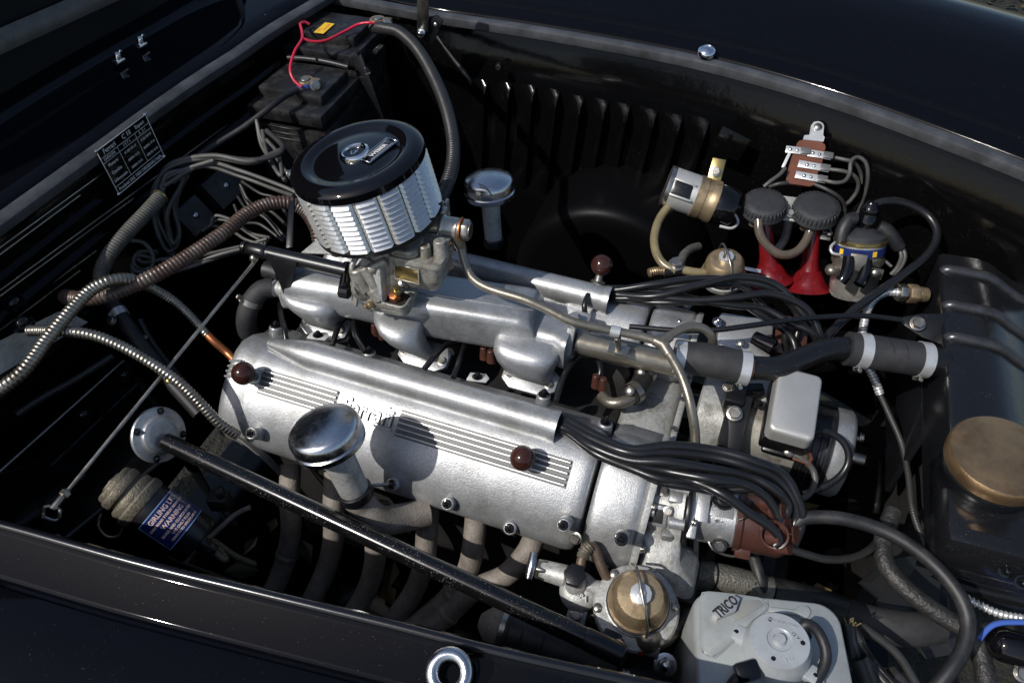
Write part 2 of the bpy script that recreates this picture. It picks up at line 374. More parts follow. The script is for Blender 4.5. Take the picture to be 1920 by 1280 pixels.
O('edge_strip', MB().loft([[wa0+wd0*t+bd0*a_+bn0*b_ for a_, b_ in rr0] for rr0 in [[(-.017, -.004), (.017, -.004), (.017, .006), (.008, .011), (-.008, .011), (-.017, .006)]] for t in (-.6, .0, .5, 1., 1.5)]), WIRE_G, bon, 'grey strip along the bonnet underside')
fwp = [p+V((-.004, 0, 0)) for p in cw]
O('ground_blocker', MB().box(Matrix.Translation((.03, 0, .17)), 1.46, 1.1, .006, .001), PAINT_IN, car)  # added dark sheet, keeps the sunlit ground out of view below the bay
bead = lambda z, d=.009: [(-.002, z+.009), (-d, z+.003), (-d, z-.003), (-.002, z-.009)]
sec = [(.012, -.004), (-.004, -.012)]+bead(-.04, .004)+[(-.002, -.062)]+bead(-.074)+bead(-.125, .012)+[(-.002, -.19), (-.018, -.21), (-.020, -.30), (-.002, -.34), (-.002, -.7)]
fwall = O('firewall', MB().loft(sweep(fwp, sec), closed=False), PAINT_IN, car, ang=40)
for p0, p1 in [((-10, 471), (196, 322)), ((-10, 484), (150, 366)), ((-10, 551), (440, 224)), ((-10, 562), (250, 372)), ((-10, 610), (180, 470)), ((-10, 626), (150, 507))]:
    a_, b_ = PX(*p0, -.697), PX(*p1, -.697); O('edge_highlight', MB().tube([a_, b_], .0013, 8), STEEL, fwall)  # steel strands stand in for highlights along the firewall pressings
for u, v in [(222, 114), (264, 84)]:
    p = P(u, v, zc+.03); k = O('washer_jet', MB().box(fr(p, (0, 0, 1), (0, 1, 0)), .020, .016, .006, .002).cyl(p+V((0, 0, .002)), p+V((.004, 0, .014)), .006, .0045, 16).cyl(p+V((0, .006, .010)), p+V((.004, .010, .016)), .003, seg=10), CHROME, car)
# near wing
ZN = .85
nlp = [P(u, v, ZN) for u, v in [(-220, 922), (0, 974), (252, 1044), (480, 1100), (738, 1162), (950, 1215), (1245, 1279), (1500, 1334)]]
nl = spline([nlp[0]+(nlp[0]-nlp[1]).normalized()*.75]+nlp, .02)
O('wing', sheet(nl, [(-.004, -.10), (-.006, -.03), (-.003, -.004), (.001, -.0005), (.005, -.002), (.008, -.008), (.012, -.011), (.05, -.017), (.054, -.019), (.056, -.024), (.060, -.024), (.063, -.018), (.075, -.0165), (.12, -.019), (.18, -.026), (.26, -.045), (.34, -.08), (.40, -.14), (.43, -.25), (.44, -.5)], side=-1), PAINT, car, 'near wing with a rolled lip, dusty black paint', ang=50)
O('inner_wing', MB().loft(sweep(nl, [(-.004, -.05), (.05, -.14), (.055, -.4), (-.02, -.55)], side=-1), closed=False), PAINT_IN, car, 'near inner wing panel')
rp = P(843, 1263, ZN+.004)
O('wing_lip', MB().tube([p+V((0, -.004, -.0035)) for p in nl], .0052, 14, raw=True), LIP, car)
O('latch_ring', MB().lathe(fr(rp+V((0, 0, .004)), (.05, -.45, 1)), [(.0168+.0070*math.cos(a), .0070*math.sin(a)) for a in [2*PI*i/16 for i in range(17)]], 36, caps=False), CHROME_D, car, 'polished ring on the near wing lip')
O('latch_well', MB().lathe(fr(rp+V((0, 0, -.002)), (.05, -.45, 1)), [(.0105, .002), (.0100, -.020), (1e-5, -.0205)], 24, caps=False), BLACK, car)
# floor structure deep in the bay: chassis tubes and the added ground blocker
for a, b, r in [((-.66, -.40, .36), (.85, -.36, .30), .032), ((-.66, .36, .36), (.85, .34, .30), .032), ((.50, -.5, .34), (.50, .5, .34), .03)]:
    O('chassis_tube', MB().tube([V(a), V(b)], r, 14), BLACK, car)
O('footwell', MB().prism(fr(V((-.70, -.62, .30)), (1, 0, 0), (0, 1, 0)), [(0, 0), (.30, 0), (.26, .34), (.02, .40)], .16, .01), PAINT_IN, car)
pl = [PX(u, v, -.56) for u, v in [(0, 700), (225, 655), (335, 830), (150, 960), (0, 960)]]
# bonnet hinge bracket and stay
hb = P(470, 30, .97)
br = T('hinge_bracket', 'black forked bonnet hinge at the top left corner of the bay', 'hinge', hb)
O('arm', MB().prism(fr(hb+V((-.02, 0, .0)), (.85, .5, .1), (0, 0, 1)), [(-.01, -.02), (.05, -.012), (.12, -.02), (.12, .02), (.05, .012), (-.01, .024)], .006), BLACK, br)
O('foot', MB().box(fr(hb+V((.01, .0, -.012)), (0, 0, 1), (.45, .9, 0)), .06, .045, .008), BLACK, br)
for d in ((.02, .02), (.0, -.015)): bolt(br, hb+V((d[0], d[1], -.008)), (0, 0, 1), .0035, NUTC)
pb = P(795, 54, .955)
ps = T('bonnet_stay', 'flat steel bonnet stay rising from its pivot on the far wing', 'stay', pb)
top = PY(796, -60, pb.y-.02)
ax = (top-pb).normalized()
O('strut', MB().box(fr(pb.lerp(top, .5)+V((0, -.006, 0)), ax, (1, 0, 0)), .024, .006, (top-pb).length, .0015), STEEL, ps)
O('bracket', MB().prism(fr(pb+V((0, .004, 0)), (0, -1, 0.1), (1, 0, 0)), [(-.014, -.016), (.012, -.03), (.024, -.018), (.042, .02), (.03, .03), (-.014, .016)], .005), BLACK, ps)
bolt(ps, pb+V((-.002, -.010, -.005)), (0, -1, .3), .006, NUTC); bolt(ps, pb+V((.028, -.004, .014)), (0, -1, .3), .0035, SCREW)
conduit('bonnet_cable', [P(818, 66, .9), P(850, 110, .86), P(880, 150, .82), P(895, 200, .74), P(905, 260, .66)], .0055, .004, CON_BK, 'thin black spiral cable hanging below the bonnet stay', 'cable')
# ================================================================ ENGINE
Y0 = -.027
def sgn(side): return 1 if side < 0 else -1          # near bank is -y
SECB = [(-.088, .722), (-.090, .738), (-.094, .744), (-.114, .750), (-.124, .758), (-.140, .770), (-.160, .778), (-.180, .775), (-.196, .767), (-.214, .755), (-.230, .742), (-.244, .728), (-.256, .714), (-.266, .699), (-.272, .686), (-.274, .676), (-.272, .668), (-.264, .662), (-.12, .690)]
def ysec(side, y, z): return (y, z) if side < 0 else (2*Y0-y, z)
def surf(y):                                          # height and normal of the near cover at y
    for (a, b), (c, d) in zip(SECB[3:-4], SECB[4:-3]):
        if c <= y <= a:
            t = (y-a)/(c-a); n = V((0, d-b, -(c-a))).normalized()
            return b+(d-b)*t, (n if n.z > 0 else -n)
def cover_loft(side, xs):                             # xs: list of (x, scale)
    cy = sum(p[0] for p in SECB)/len(SECB); cz = sum(p[1] for p in SECB)/len(SECB); rings = []
    for x, k in xs:
        r = []
        for y, z in SECB:
            y2, z2 = cy+(y-cy)*k, cz+(z-cz)*k
            r.append(V((x,)+ysec(side, y2, z2)))
        rings.append(r)
    return MB().loft(rings)
def seam(x): return [(x-.006, 1.0), (x-.003, 1.012), (x+.003, 1.012), (x+.006, 1.0)]
XS = [(-.384, .80), (-.383, .90), (-.379, .965), (-.372, .99), (-.362, 1), (-.346, 1.0), (-.343, 1.018), (-.333, 1.02), (-.330, 1.0), (.060, 1), (.067, 1.004), (.074, 1.0), (.168, 1), (.178, .99), (.185, .965), (.189, .90), (.190, .8)]
nc = T('cam_cover', 'ribbed silver cam cover with raised script nearest the viewer', 'cam cover', (-.1, -.2, .70), 'cam covers of the two cylinder banks')
cb = O('cover', cover_loft(-1, XS), ALU, nc, ang=60)
def wire_tube(parent, y, z, x0, x1, r=.022):
    M = fr((x0, y, z), (1, 0, 0), (0, 0, 1)); L = x1-x0
    pr = [(1e-5, 0), (.004, .0), (.007, .002), (.011, .018), (.017, .045), (r, .075), (r, L-.012), (r+.0012, L-.010), (r+.0016, L), (r-.0022, L), (r-.0024, L-.06), (1e-5, L-.062)]
    return O('wire_tube', MB().lathe(M, pr, 32), ALU, parent)
wire_tube(nc, -.160, .783, -.335, .127)
FIN = {}
def fin(L):
    k = round(L, 4)
    if k not in FIN: FIN[k] = shared('fin', MB().box(Matrix.Identity(4), L, .0036, .0072, .0009, 1), ALU)
    return FIN[k]
GROOVE = mat('groove_shade_paint', (.115, .114, .11), .3, .5)  # shade between the fins, put into a darker grey strip
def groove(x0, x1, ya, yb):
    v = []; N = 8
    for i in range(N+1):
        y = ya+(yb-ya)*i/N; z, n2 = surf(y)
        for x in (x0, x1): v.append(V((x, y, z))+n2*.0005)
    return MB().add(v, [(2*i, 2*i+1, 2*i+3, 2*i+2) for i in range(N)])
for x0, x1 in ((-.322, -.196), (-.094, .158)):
    O('groove_shade', groove(x0-.001, x1+.002, -.1955, -.2265), GROOVE, nc)
    for i in range(5):
        y = -.1985-.0062*i; z, nn = surf(y)
        I('fin', fin(x1-x0), nc, fr(((x0+x1)/2, y, z)+nn*0 if False else V(((x0+x1)/2, y, z))+nn*.0006, nn, (1, 0, 0)))
for i in range(4):
    y = -.197-.0066*i; z, nn = surf(y)
    I('fin', fin(.026), nc, fr(V((-.372, y, z))+nn*.000, nn+V((-.35, 0, 0)), (1, 0, .35)))
zc_, nn = surf(-.2105)
Ml = fr(V((-.143, -.2105, zc_))+nn*.0006, nn, (1, 0, 0))
text('script_lettering', 'Ferrari', .0335, Ml, ALU, nc, .0030, sx=.88, off=.0004)
text('letter_outline', 'Ferrari', .0335, Ml @ Matrix.Translation((0, 0, .0004)), mat('letter_shadow_paint', (.13, .128, .12), .3, .6), nc, .0002, sx=.88, off=.0014)  # dark outline paints the shade around the raised letters
b = MB().box(Ml @ Matrix.Translation((-.006, .0155, .0007)), .076, .0022, .0060, .0005, 1).box(Ml @ Matrix.Translation((.004, -.0150, .0007)), .078, .0022, .0060, .0005, 1)
O('lettering_bar', b, ALU, nc)
def knob(parent, base, n, r=.0172, h=.030):
    k = O('knob', MB().ball(V(base)+V(n)*h, r, 28), BAKE, parent)
    O('stem', MB().cyl(V(base)-V(n)*.002, V(base)+V(n)*(h-r*.7), .0075, .006, 16).lathe(fr(base, n), [(.0125, -.001), (.0125, .002), (.010, .0035), (.006, .004)], 20), STEEL, k)
for x in (-.335, .098):
    z, n2 = surf(-.209); knob(nc, (x, -.209, z), n2)
def rim_nut(parent, p, n, r=.0047, boss=True, label=None):
    if boss: O('boss', MB().cyl(V(p)-V(n)*.030, V(p), .0100, .0094, 20, .0018), ALU, parent)
    bolt(parent, p, n, r, NUTK, 'cap_nut', label)
for u, v in [(470, 812), (735, 908), (838, 944), (955, 990), (1056, 984)]:
    p = PY(u, v, -.279); rim_nut(nc, p, (0, -.62, .78))
for u, v, wsh in [(517, 609, 0), (596, 628, 1), (692, 657, 0), (895, 706, 1), (1020, 738, 0), (1136, 790, 0)]:
    p = P(u, v, .762); n2 = V((0, .25, .97))
    if wsh:
        O('gasket_tab', MB().prism(fr(p-V((0, 0, .004)), n2, (1, .3, 0)), [(-.016, -.009), (.014, -.010), (.018, 0), (.012, .011), (-.012, .010)], .003, .001), INK_W, nc, 'white tab under the nut')
    else: O('boss', MB().cyl(p-n2*.030, p-n2*.002, .012, .0105, 20, .0015), ALU, nc)
    bolt(nc, p-n2*.001, n2, .0054, NUTK, 'cap_nut')
# far cover: a copy of the same casting mirrored to the other bank
fc = T('cam_cover', 'silver cam cover on the far bank behind the inlet manifold', 'cam cover', (-.1, .15, .70), 'cam covers of the two cylinder banks')
O('cover', cover_loft(1, XS), ALU, fc, ang=60)
wire_tube(fc, 2*Y0+.162, .785, -.335, .127, .0215)
for u, v in [(955, 523), (1093, 574), (1187, 581)]:
    p = P(u, v, .757); n2 = V((0, -.3, .95)); O('boss', MB().cyl(p-n2*.03, p-n2*.002, .0115, .0105, 20, .0015), ALU, fc); bolt(fc, p, n2, .0052, NUTK, 'cap_nut')
kp = PY(1128, 497, .158); kn = V((0, .5, .86)); knob(fc, kp-kn*.030, kn, .0178)
# engine block and heads below the covers
blk = T('engine_block', 'dark cast engine block between the cam covers', 'engine block', (-.1, Y0, .3))
O('block', MB().box(Matrix.Translation((-.09, Y0, .46)), .56, .34, .40, .02), BLOCK, blk)
for s in (-1, 1):
    O('cylinder_head', MB().box(fr((-.095, Y0+s*.135, .655), (0, s*.5, .87), (1, 0, 0)), .56, .155, .10, .012), BLOCK, blk)
# front timing cover halves
def front_cover(side, label):
    t = T('timing_cover', label, 'timing cover', (.22, Y0+side*.15, .66), 'rounded timing covers at the front of the cam covers')
    O('cover', cover_loft(side, [(.196, .82), (.197, .92), (.201, .985), (.208, 1.02), (.216, 1.03), (.250, 1.03), (.258, 1.01), (.263, .96), (.265, .88)]), ALU, t, ang=60)
    O('flange', cover_loft(side, [(.264, .97), (.266, 1.05), (.272, 1.05), (.274, 1.03)]), ALU_D, t)
    return t
tc = front_cover(-1, 'rounded silver timing cover ahead of the script cam cover')
rim_nut(tc, PY(1165, 1010, -.281), (0, -.6, .8), .0056)
bolt(tc, PY(1080, 1008, -.275), (-.2, -.8, .6), .0062, HEX)
p = P(1133, 792, .775); 
tf = front_cover(1, 'rounded silver timing cover at the front of the far bank')
for u, v in [(1272, 606), (1287, 571), (1345, 603)]: bolt(tf, P(u, v, .772), (.2, -.3, .93), .0055, NUTC, 'cap_nut')
for yy, zz in [(-.11, .752), (-.165, .782), (-.215, .757), (-.255, .716)]:
    bolt(tc, (.2745, yy, zz-.010), (1, 0, .15), .0050, HEX)
for yy, zz in [(.06, .750), (.112, .780)]: bolt(tf, (.2745, yy, zz-.010), (1, 0, .15), .0050, HEX)
ch = T('timing_chest', 'grey cast timing chest in the valley between the timing covers', 'timing chest', (.235, Y0, .5))
O('casting', MB().box(Matrix.Translation((.232, Y0, .585)), .082, .20, .25, .022, 3), ALU_D, ch)
O('flange', MB().box(Matrix.Translation((.277, Y0, .57)), .010, .25, .30, .004), ALU_D, ch)
for dy in (-.08, -.03, .03, .075): bolt(ch, (.276, Y0+dy, .716), (0, 0, 1), .005, HEX)
q = P(1270, 775, .66); O('oil_plug', MB().prism(fr(q, (1, -.1, .1)), [(x*1.0, y*1.0) for x, y in hexpoly(.020)], .022, .003), BLACK, ch)
# water elbow with spring hose and clips in the valley
we = T('bypass_hose', 'short black bypass hose with slotted clips in the valley', 'hose', P(1180, 730, .72))
O('elbow', MB().tube(pp([(1128, 742, .735), (1145, 755, .74), (1172, 752, .745), (1196, 738, .745)]), .0088, 14), PIPE, we)
O('rubber', MB().tube(pp([(1182, 745, .745), (1200, 722, .747), (1212, 695, .745), (1222, 680, .735)]), .0155, 16), RUB, we)
for u, v, d in [(1190, 735, (.3, .5, 0)), (1210, 700, (.3, .8, 0))]:
    c = P(u, v, .747); b2 = O('clamp', ringband(fr(c, d), .0160, .011), STEEL, we); bolt(we, c+V((-.006, -.012, .014)), (-.2, -.6, .8), .006, SCREW, 'screw')
# inlet manifold
def rr_poly_(a, b, r, n=5):
    o = []
    for cx, cy, s in ((a/2-r, b/2-r, 0), (-a/2+r, b/2-r, 1), (-a/2+r, -b/2+r, 2), (a/2-r, -b/2+r, 3)):
        for k in range(n+1):
            t = PI/2*(s+k/n); o.append((cx+r*math.cos(t), cy+r*math.sin(t)))
    return o
im = T('inlet_manifold', 'silver log shaped inlet manifold with curved runners', 'manifold', (-.17, -.01, .70))
A, B = P(548, 530, .80), P(1012, 604, .80); dx = (B-A); L = dx.length; dx.normalize(); sy = V((-dx.y, dx.x, 0))
def sq(c, a, b_, n=2.6, m=28, skew=0):
    r = []
    for k in range(m):
        t = 2*PI*k/m; ct, st = math.cos(t), math.sin(t)
        r.append(c+sy*(a*math.copysign(abs(ct)**(2/n), ct))+V((0, 0, b_*math.copysign(abs(st)**(2/n), st)))+dx*(skew*st))
    return r
rings = [sq(A+dx*t, a, b_, n) for t, a, b_, n in [(-.012, .012, .012, 2), (-.006, .028, .026, 2.1), (.004, .035, .033, 2.3), (.02, .039, .036, 2.5), (.12, .039, .036, 2.8), (.17, .041, .037, 3.4), (.20, .043, .037, 5), (L*.93, .044, .037, 5.5)]]
rings += [sq(A+dx*(L-.004), .043, .036, 5, skew=-.012), sq(A+dx*L, .041, .034, 4.4, skew=-.013), sq(A+dx*(L+.002), .034, .028, 3, skew=-.010), sq(A+dx*(L+.0015), .031, .0255, 2.4, skew=-.009), sq(A+dx*(L-.0015), .029, .024, 2.2, skew=-.0085), sq(A+dx*(L-.0015), .02, .016, 2.2, skew=-.007)]
O('plenum', MB().loft(rings), ALU, im, ang=45)
rib = A.lerp(B, .70)
O('plenum_rib', MB().box(fr(A.lerp(B, .735)+V((0, -.014, .0368)), (0, 0, 1), dx), L*.50, .0035, .0030, .0012), ALU, im)
def runner(pts, rr, fl, fn, fx, name='runner', fw_=.072, fh=.040):
    o = O(name, MB().tube(pts, rr, 24, .006), ALU, im, ang=70)
    fl = V(fl)
    O('flange', MB().prism(fr(fl, fn, fx), [(-fw_/2, -fh*.30), (-fw_*.3, -fh/2), (fw_*.3, -fh/2), (fw_/2, -fh*.30), (fw_/2, fh*.30), (fw_*.3, fh/2), (-fw_*.3, fh/2), (-fw_/2, fh*.30)], .010, .0015), ALU, o)
    for s in (-1, 1): bolt(o, (fr(fl, fn, fx) @ V((s*fw_*.40, -.002, .010))), fn, .0052, HEX)
fn = V((0, -.35, .94))
def cast_runner(rows, fl, fh=.048, fw2=.042):
    rq = []
    for (u, v, z), hx, hy, n in rows:
        c = P(u, v, z); k0 = (v-rows[0][0][1])/110
        rq.append([c+V((hx*math.copysign(abs(math.cos(t))**(2/n), math.cos(t)), hy*math.copysign(abs(math.sin(t))**(2/n), math.sin(t)), -.018*math.sin(t)*k0)) for t in [2*PI*k/32 for k in range(32)]])
    o = O('runner', MB().loft(rq), ALU, im, ang=75); f = P(*fl)
    O('flange', MB().prism(fr(f, fn, (1, 0, 0)), [(-fw2, -.012), (-fw2*.6, -fh/2), (fw2*.6, -fh/2), (fw2, -.012), (fw2, .014), (fw2*.6, fh/2), (-fw2*.6, fh/2), (-fw2, .014)], .010, .0015), ALU, o)
    for s_ in (-1, 1): bolt(o, fr(f, fn, (1, 0, 0)) @ V((s_*fw2*.78, -.004, .010)), fn, .0054, HEX)
    return o
cast_runner([((752, 575, .808), .040, .030, 2.4), ((748, 598, .800), .038, .033, 2.4), ((752, 620, .787), .034, .031, 2.3), ((764, 640, .770), .031, .027, 2.2), ((782, 656, .750), .029, .023, 2.2), ((794, 664, .738), .029, .022, 2.2)], (798, 668, .732))
cast_runner([((588, 520, .806), .050, .026, 2.4), ((584, 541, .803), .052, .034, 2.6), ((586, 560, .792), .050, .035, 2.6), ((594, 580, .775), .042, .030, 2.4), ((604, 598, .752), .034, .024, 2.3), ((610, 608, .742), .033, .022, 2.3)], (613, 613, .735))
rq = []
for (u, v, z), hx, hy, n in [((1000, 596, .806), .036, .034, 3), ((996, 615, .803), .046, .040, 3.4), ((994, 636, .797), .050, .042, 3.6), ((990, 655, .784), .050, .040, 3.2), ((988, 676, .768), .045, .034, 2.8), ((990, 694, .751), .038, .027, 2.6), ((993, 706, .740), .036, .024, 2.6)]:
    c = P(u, v, z); rq.append([c+V((hx*math.copysign(abs(math.cos(t))**(2/n), math.cos(t)), hy*math.copysign(abs(math.sin(t))**(2/n), math.sin(t)), -.018*math.sin(t)*(v-596)/110)) for t in [2*PI*k/32 for k in range(32)]])
rn_ = O('runner', MB().loft(rq), ALU, im, ang=75)
fl_ = P(994, 711, .734)
O('flange', MB().prism(fr(fl_, fn, (1, 0, 0)), [(-.042, -.012), (-.026, -.024), (.028, -.024), (.044, -.012), (.044, .014), (.028, .024), (-.026, .024), (-.042, .014)], .010, .0015), ALU, rn_)
for s_ in (-1, 1): bolt(rn_, fr(fl_, fn, (1, 0, 0)) @ V((s_*.033, -.004, .010)), fn, .0054, HEX)
O('front_casting', MB().loft([[P(1018, 622, .79)+V((0, a, b_)) for a, b_ in rr_poly_(.075, .058, .02)], [P(1050, 632, .79)+V((0, a, b_)) for a, b_ in rr_poly_(.066, .054, .018)], [P(1062, 636, .79)+V((0, a, b_)) for a, b_ in rr_poly_(.082, .060, .016)], [P(1072, 639, .79)+V((0, a, b_)) for a, b_ in rr_poly_(.082, .060, .016)]]), ALU, im, ang=50)
O('stud', MB().cyl(P(1052, 668, .762), P(1066, 671, .762), .008, seg=12), STEEL, im)
# spark plug leads and brown boots in the valley
pg = 'spark plug leads in the valley'
for k, (pts, bt, lab) in enumerate([
    ([(525, 560, .75), (527, 590, .77), (533, 615, .775), (537, 640, .765)], None, 'short spark plug lead leftmost in the valley'),
    ([(660, 590, .74), (640, 602, .755), (630, 625, .765), (622, 650, .77)], None, 'thin spark plug lead between the left and centre runners'),
    ([(680, 590, .745), (664, 603, .757), (668, 630, .765), (685, 660, .765)], (705, 628, .735), 'bowed spark plug lead just left of the centre runner'),
    ([(870, 640, .745), (840, 645, .757), (815, 668, .768), (795, 692, .762)], None, 'grey spark plug lead arching right of the centre runner'),
    ([(880, 625, .74), (870, 650, .75), (860, 680, .765), (850, 708, .762)], (908, 672, .735), 'straight spark plug lead halfway between centre and right runners'),
    ([(1112, 668, .745), (1085, 668, .765), (1062, 695, .775), (1050, 725, .772), (1042, 752, .765)], (1117, 725, .735), 'thick spark plug lead looping beside the right runner'),
    ([(1103, 552, .80), (1096, 572, .795), (1098, 598, .775), (1104, 625, .75)], None, 'black lead leaving the side of the far wire tube'),
    ([(1100, 665, .75), (1120, 672, .755), (1126, 695, .75), (1120, 720, .735)], None, 'spark plug lead dropping to a brown boot beside the bypass hose')]):
    t = T('spark_plug_lead', lab, 'ignition lead', P(*pts[0]), pg)
    O('cable', MB().tube(pp(pts), .0045, 10), WIRE, t, ang=60)
    if bt:
        for d in ((0, 0), (13, 6)):
            e = P(bt[0]+d[0], bt[1]+d[1], bt[2]); O('plug_boot', MB().cyl(e, e+V((-.002, .004, .022)), .0075, .0055, 14), CAPBR, t)
# exhaust
ex = T('exhaust_manifold', 'six rusty brown exhaust pipes curving down under the near cam cover', 'exhaust', (-.1, -.3, .5))
EXP = [[(545, 870, .62), (543, 930, .59), (546, 985, .54), (538, 1040, .48), (515, 1100, .43), (470, 1180, .40)],
 [(628, 885, .63), (625, 950, .60), (625, 1010, .54), (610, 1070, .48), (575, 1140, .43), (530, 1200, .40)],
 [(712, 940, .62), (705, 1010, .58), (703, 1050, .54), (690, 1100, .48), (655, 1160, .43), (600, 1230, .4)],
 [(805, 940, .63), (800, 1000, .60), (795, 1055, .55), (775, 1110, .49), (735, 1165, .44), (680, 1230, .41)],
 [(893, 965, .64), (888, 1015, .61), (878, 1065, .56), (850, 1110, .51), (800, 1155, .46), (740, 1200, .43)],
 [(1005, 1000, .63), (985, 1040, .61), (945, 1080, .575), (890, 1105, .54), (840, 1150, .49), (780, 1200, .45)]]
for e in EXP:
    p = O('pipe', MB().tube(pp(e), .0165, 18, .008), EXH, ex, ang=70)
for e, i in ((EXP[0], 3), (EXP[4], 3), (EXP[5], 4)):
    a, b2 = P(*e[i]), P(*e[i+1]); O('weld_collar', MB().lathe(fr(a, b2-a), [(.0165, -.006), (.0185, -.003), (.0185, .003), (.0165, .006)], 18), EXH, ex)
# near oil filler / breather
def filler(base_pts, cap, r, axis, label, prof_r):
    t = T('oil_filler', label, 'oil filler', base_pts[0], 'chromed oil fillers on the two banks')
    M = fr(cap, axis)
    O('neck', MB().cyl(V(cap)-axis*.105, V(cap)-axis*.012, prof_r*.93, prof_r*1.02, 24, .001), ALU_D, t)
    O('collar', MB().lathe(fr(V(cap)-axis*.105, axis), [(prof_r*1.06, -.012), (prof_r*1.1, -.010), (prof_r*1.1, .002), (prof_r*.95, .004)], 24), BLACK, t)
    c = O('cap', MB().lathe(M, [(prof_r, -.022), (r*.80, -.021), (r*.98, -.016), (r, -.012), (r, -.008), (r*.95, -.006), (r*.95, -.0035), (r, -.002), (r, .006), (r*.975, .011), (r*.93, .0145), (r*.86, .0165), (r*.6, .0205), (r*.3, .0225), (1e-5, .023)], 48), CHROME_D, t)
    return t
axn = (P(600, 792, .865)-P(672, 935, .73)).normalized()
capn = P(612, 814, .838)
fl = filler([P(690, 960, .70)], capn, .047, axn, 'big chromed oil filler cap in front of the script cam cover', .0215)
O('elbow', MB().tube([capn-axn*.108, capn-axn*.135, P(712, 975, .685), P(755, 970, .665), P(800, 960, .655)], .0205, 20), EXH, fl, ang=70)
O('stay', MB().cyl(PY(690, 908, -.30), PY(728, 908, -.285), .003, seg=10), STEEL, fl)
axf = V((-.10, .10, 1)).normalized()
ff = filler([P(935, 470, .70)], P(917, 350, .86), .044, axf, 'small chromed oil filler cap behind the air filter', .0165)
O('cap_seam', MB().tube([P(898, 345, .885), P(912, 352, .8855), P(922, 366, .884)], .0014, 8), STEEL, ff)
# ---------------------------------------------------------------- carburettor and air filter
AX = (V((0, 0, 1))*math.cos(R(11))-RGT*math.sin(R(11))).normalized()
TOPC = P(665, 287, 1.055); RF = .0915; HF = .102
af = T('air_filter', 'round air filter with black lid and louvred aluminium band', 'air filter', TOPC-AX*HF)
MF = fr(TOPC, AX, RGT)
O('lid', MB().lathe(MF, [(1e-5, -.0010), (.020, -.0012), (.040, -.0022), (.052, -.0036), (.0585, -.0046), (.0625, -.0042), (.066, -.0026), (.070, -.0004), (.0745, .0006), (.080, .0002), (.086, -.0012), (RF, -.0042), (RF+.0022, -.007), (RF+.0022, -.017), (RF-.001, -.018)], 72), GLOSSB, af, ang=30)
O('element', MB().lathe(MF, [(RF-.004, -.016), (RF-.004, -HF)], 72), STEEL, af, 'louvred aluminium band')
O('base_ring', MB().lathe(MF, [(RF-.002, -HF+.004), (RF+.002, -HF+.003), (RF+.0025, -HF-.003), (RF-.004, -HF-.007), (RF*.6, -HF-.010), (.02, -HF-.010)], 72), BLACK, af)
NC_, NR_ = 17, 10; lp = (HF-.022)/NR_; da = 2*PI/NC_
lv = MB(); K = 8; a_ = da*.48; Rr = RF-.0035
top = []; outl = []; outb = []
for k in range(K+1):
    t = -a_+2*a_*k/K; e = 1 if 0 < k < K else .15
    top.append(V(((Rr+.0004)*math.cos(t), (Rr+.0004)*math.sin(t), lp*.48)))
    outl.append(V(((Rr+.0062*e)*math.cos(t*.99), (Rr+.0062*e)*math.sin(t*.99), -lp*.38)))
    outb.append(V(((Rr+.0046*e)*math.cos(t*.99), (Rr+.0046*e)*math.sin(t*.99), -lp*.44)))
lv.loft([top, outl, outb], closed=False)
LVM = shared('filter_louvre', lv, LOUVM, 30)
for i in range(NR_):
    for j in range(NC_):
        I('louvre', LVM, af, MF @ Matrix.Translation((0, 0, -.0185-lp*(i+.5))) @ Matrix.Rotation(da*j+.12, 4, 'Z'))
kc = O('centre_knob', MB().lathe(MF, [(.0215, -.006), (.0215, -.001), (.020, .003), (.017, .0045), (.0150, .0035), (.0142, .0008), (.0142, .0004)], 40), CHROME, af)
O('knob_centre', MB().lathe(MF, [(.0146, .0002), (.0144, .0009), (1e-5, .0010)], 32), GLOSSB, kc)
text('wing_mark', 'LF', .011, MF @ Matrix.Translation((.0, -.001, .0012)), CHROME, kc, .0008, off=.0003)
MBd = fr(MF @ V((.034, -.004, -.0012)), AX, MF.to_3x3() @ V((math.cos(R(52)), math.sin(R(52)), 0)))
bd = O('badge', MB().box(MBd, .054, .021, .0026, .001), GLOSSB, af)
def frame_mb(M, a, b_, w_, h):
    m = MB()
    for s in (-1, 1):
        m.box(M @ Matrix.Translation((0, s*(b_/2-w_/2), 0)), a, w_, h, w_*.3, 1); m.box(M @ Matrix.Translation((s*(a/2-w_/2), 0, 0.00003)), w_, b_-2*w_, h, w_*.3, 1)
    return m
O('badge_frame', frame_mb(MBd @ Matrix.Translation((0, 0, .0014)), .055, .022, .0014, .0022), CHROME, bd)
O('badge_line', MB().box(MBd @ Matrix.Translation((0, .0068, .0014)), .042, .0006, .0006, 0).box(MBd @ Matrix.Translation((0, -.0068, .0014)), .042, .0006, .0006, 0), INK_W, bd)
text('badge_lettering', 'WEBER', .0098, MBd @ Matrix.Translation((0, 0, .0014)), INK_W, bd, .0003, sx=.95, off=.0003)
bx = MF @ V((-RF-.004, -.005, -.012)); bolt(af, bx, (-1, -.3, .3), .005, HEX)
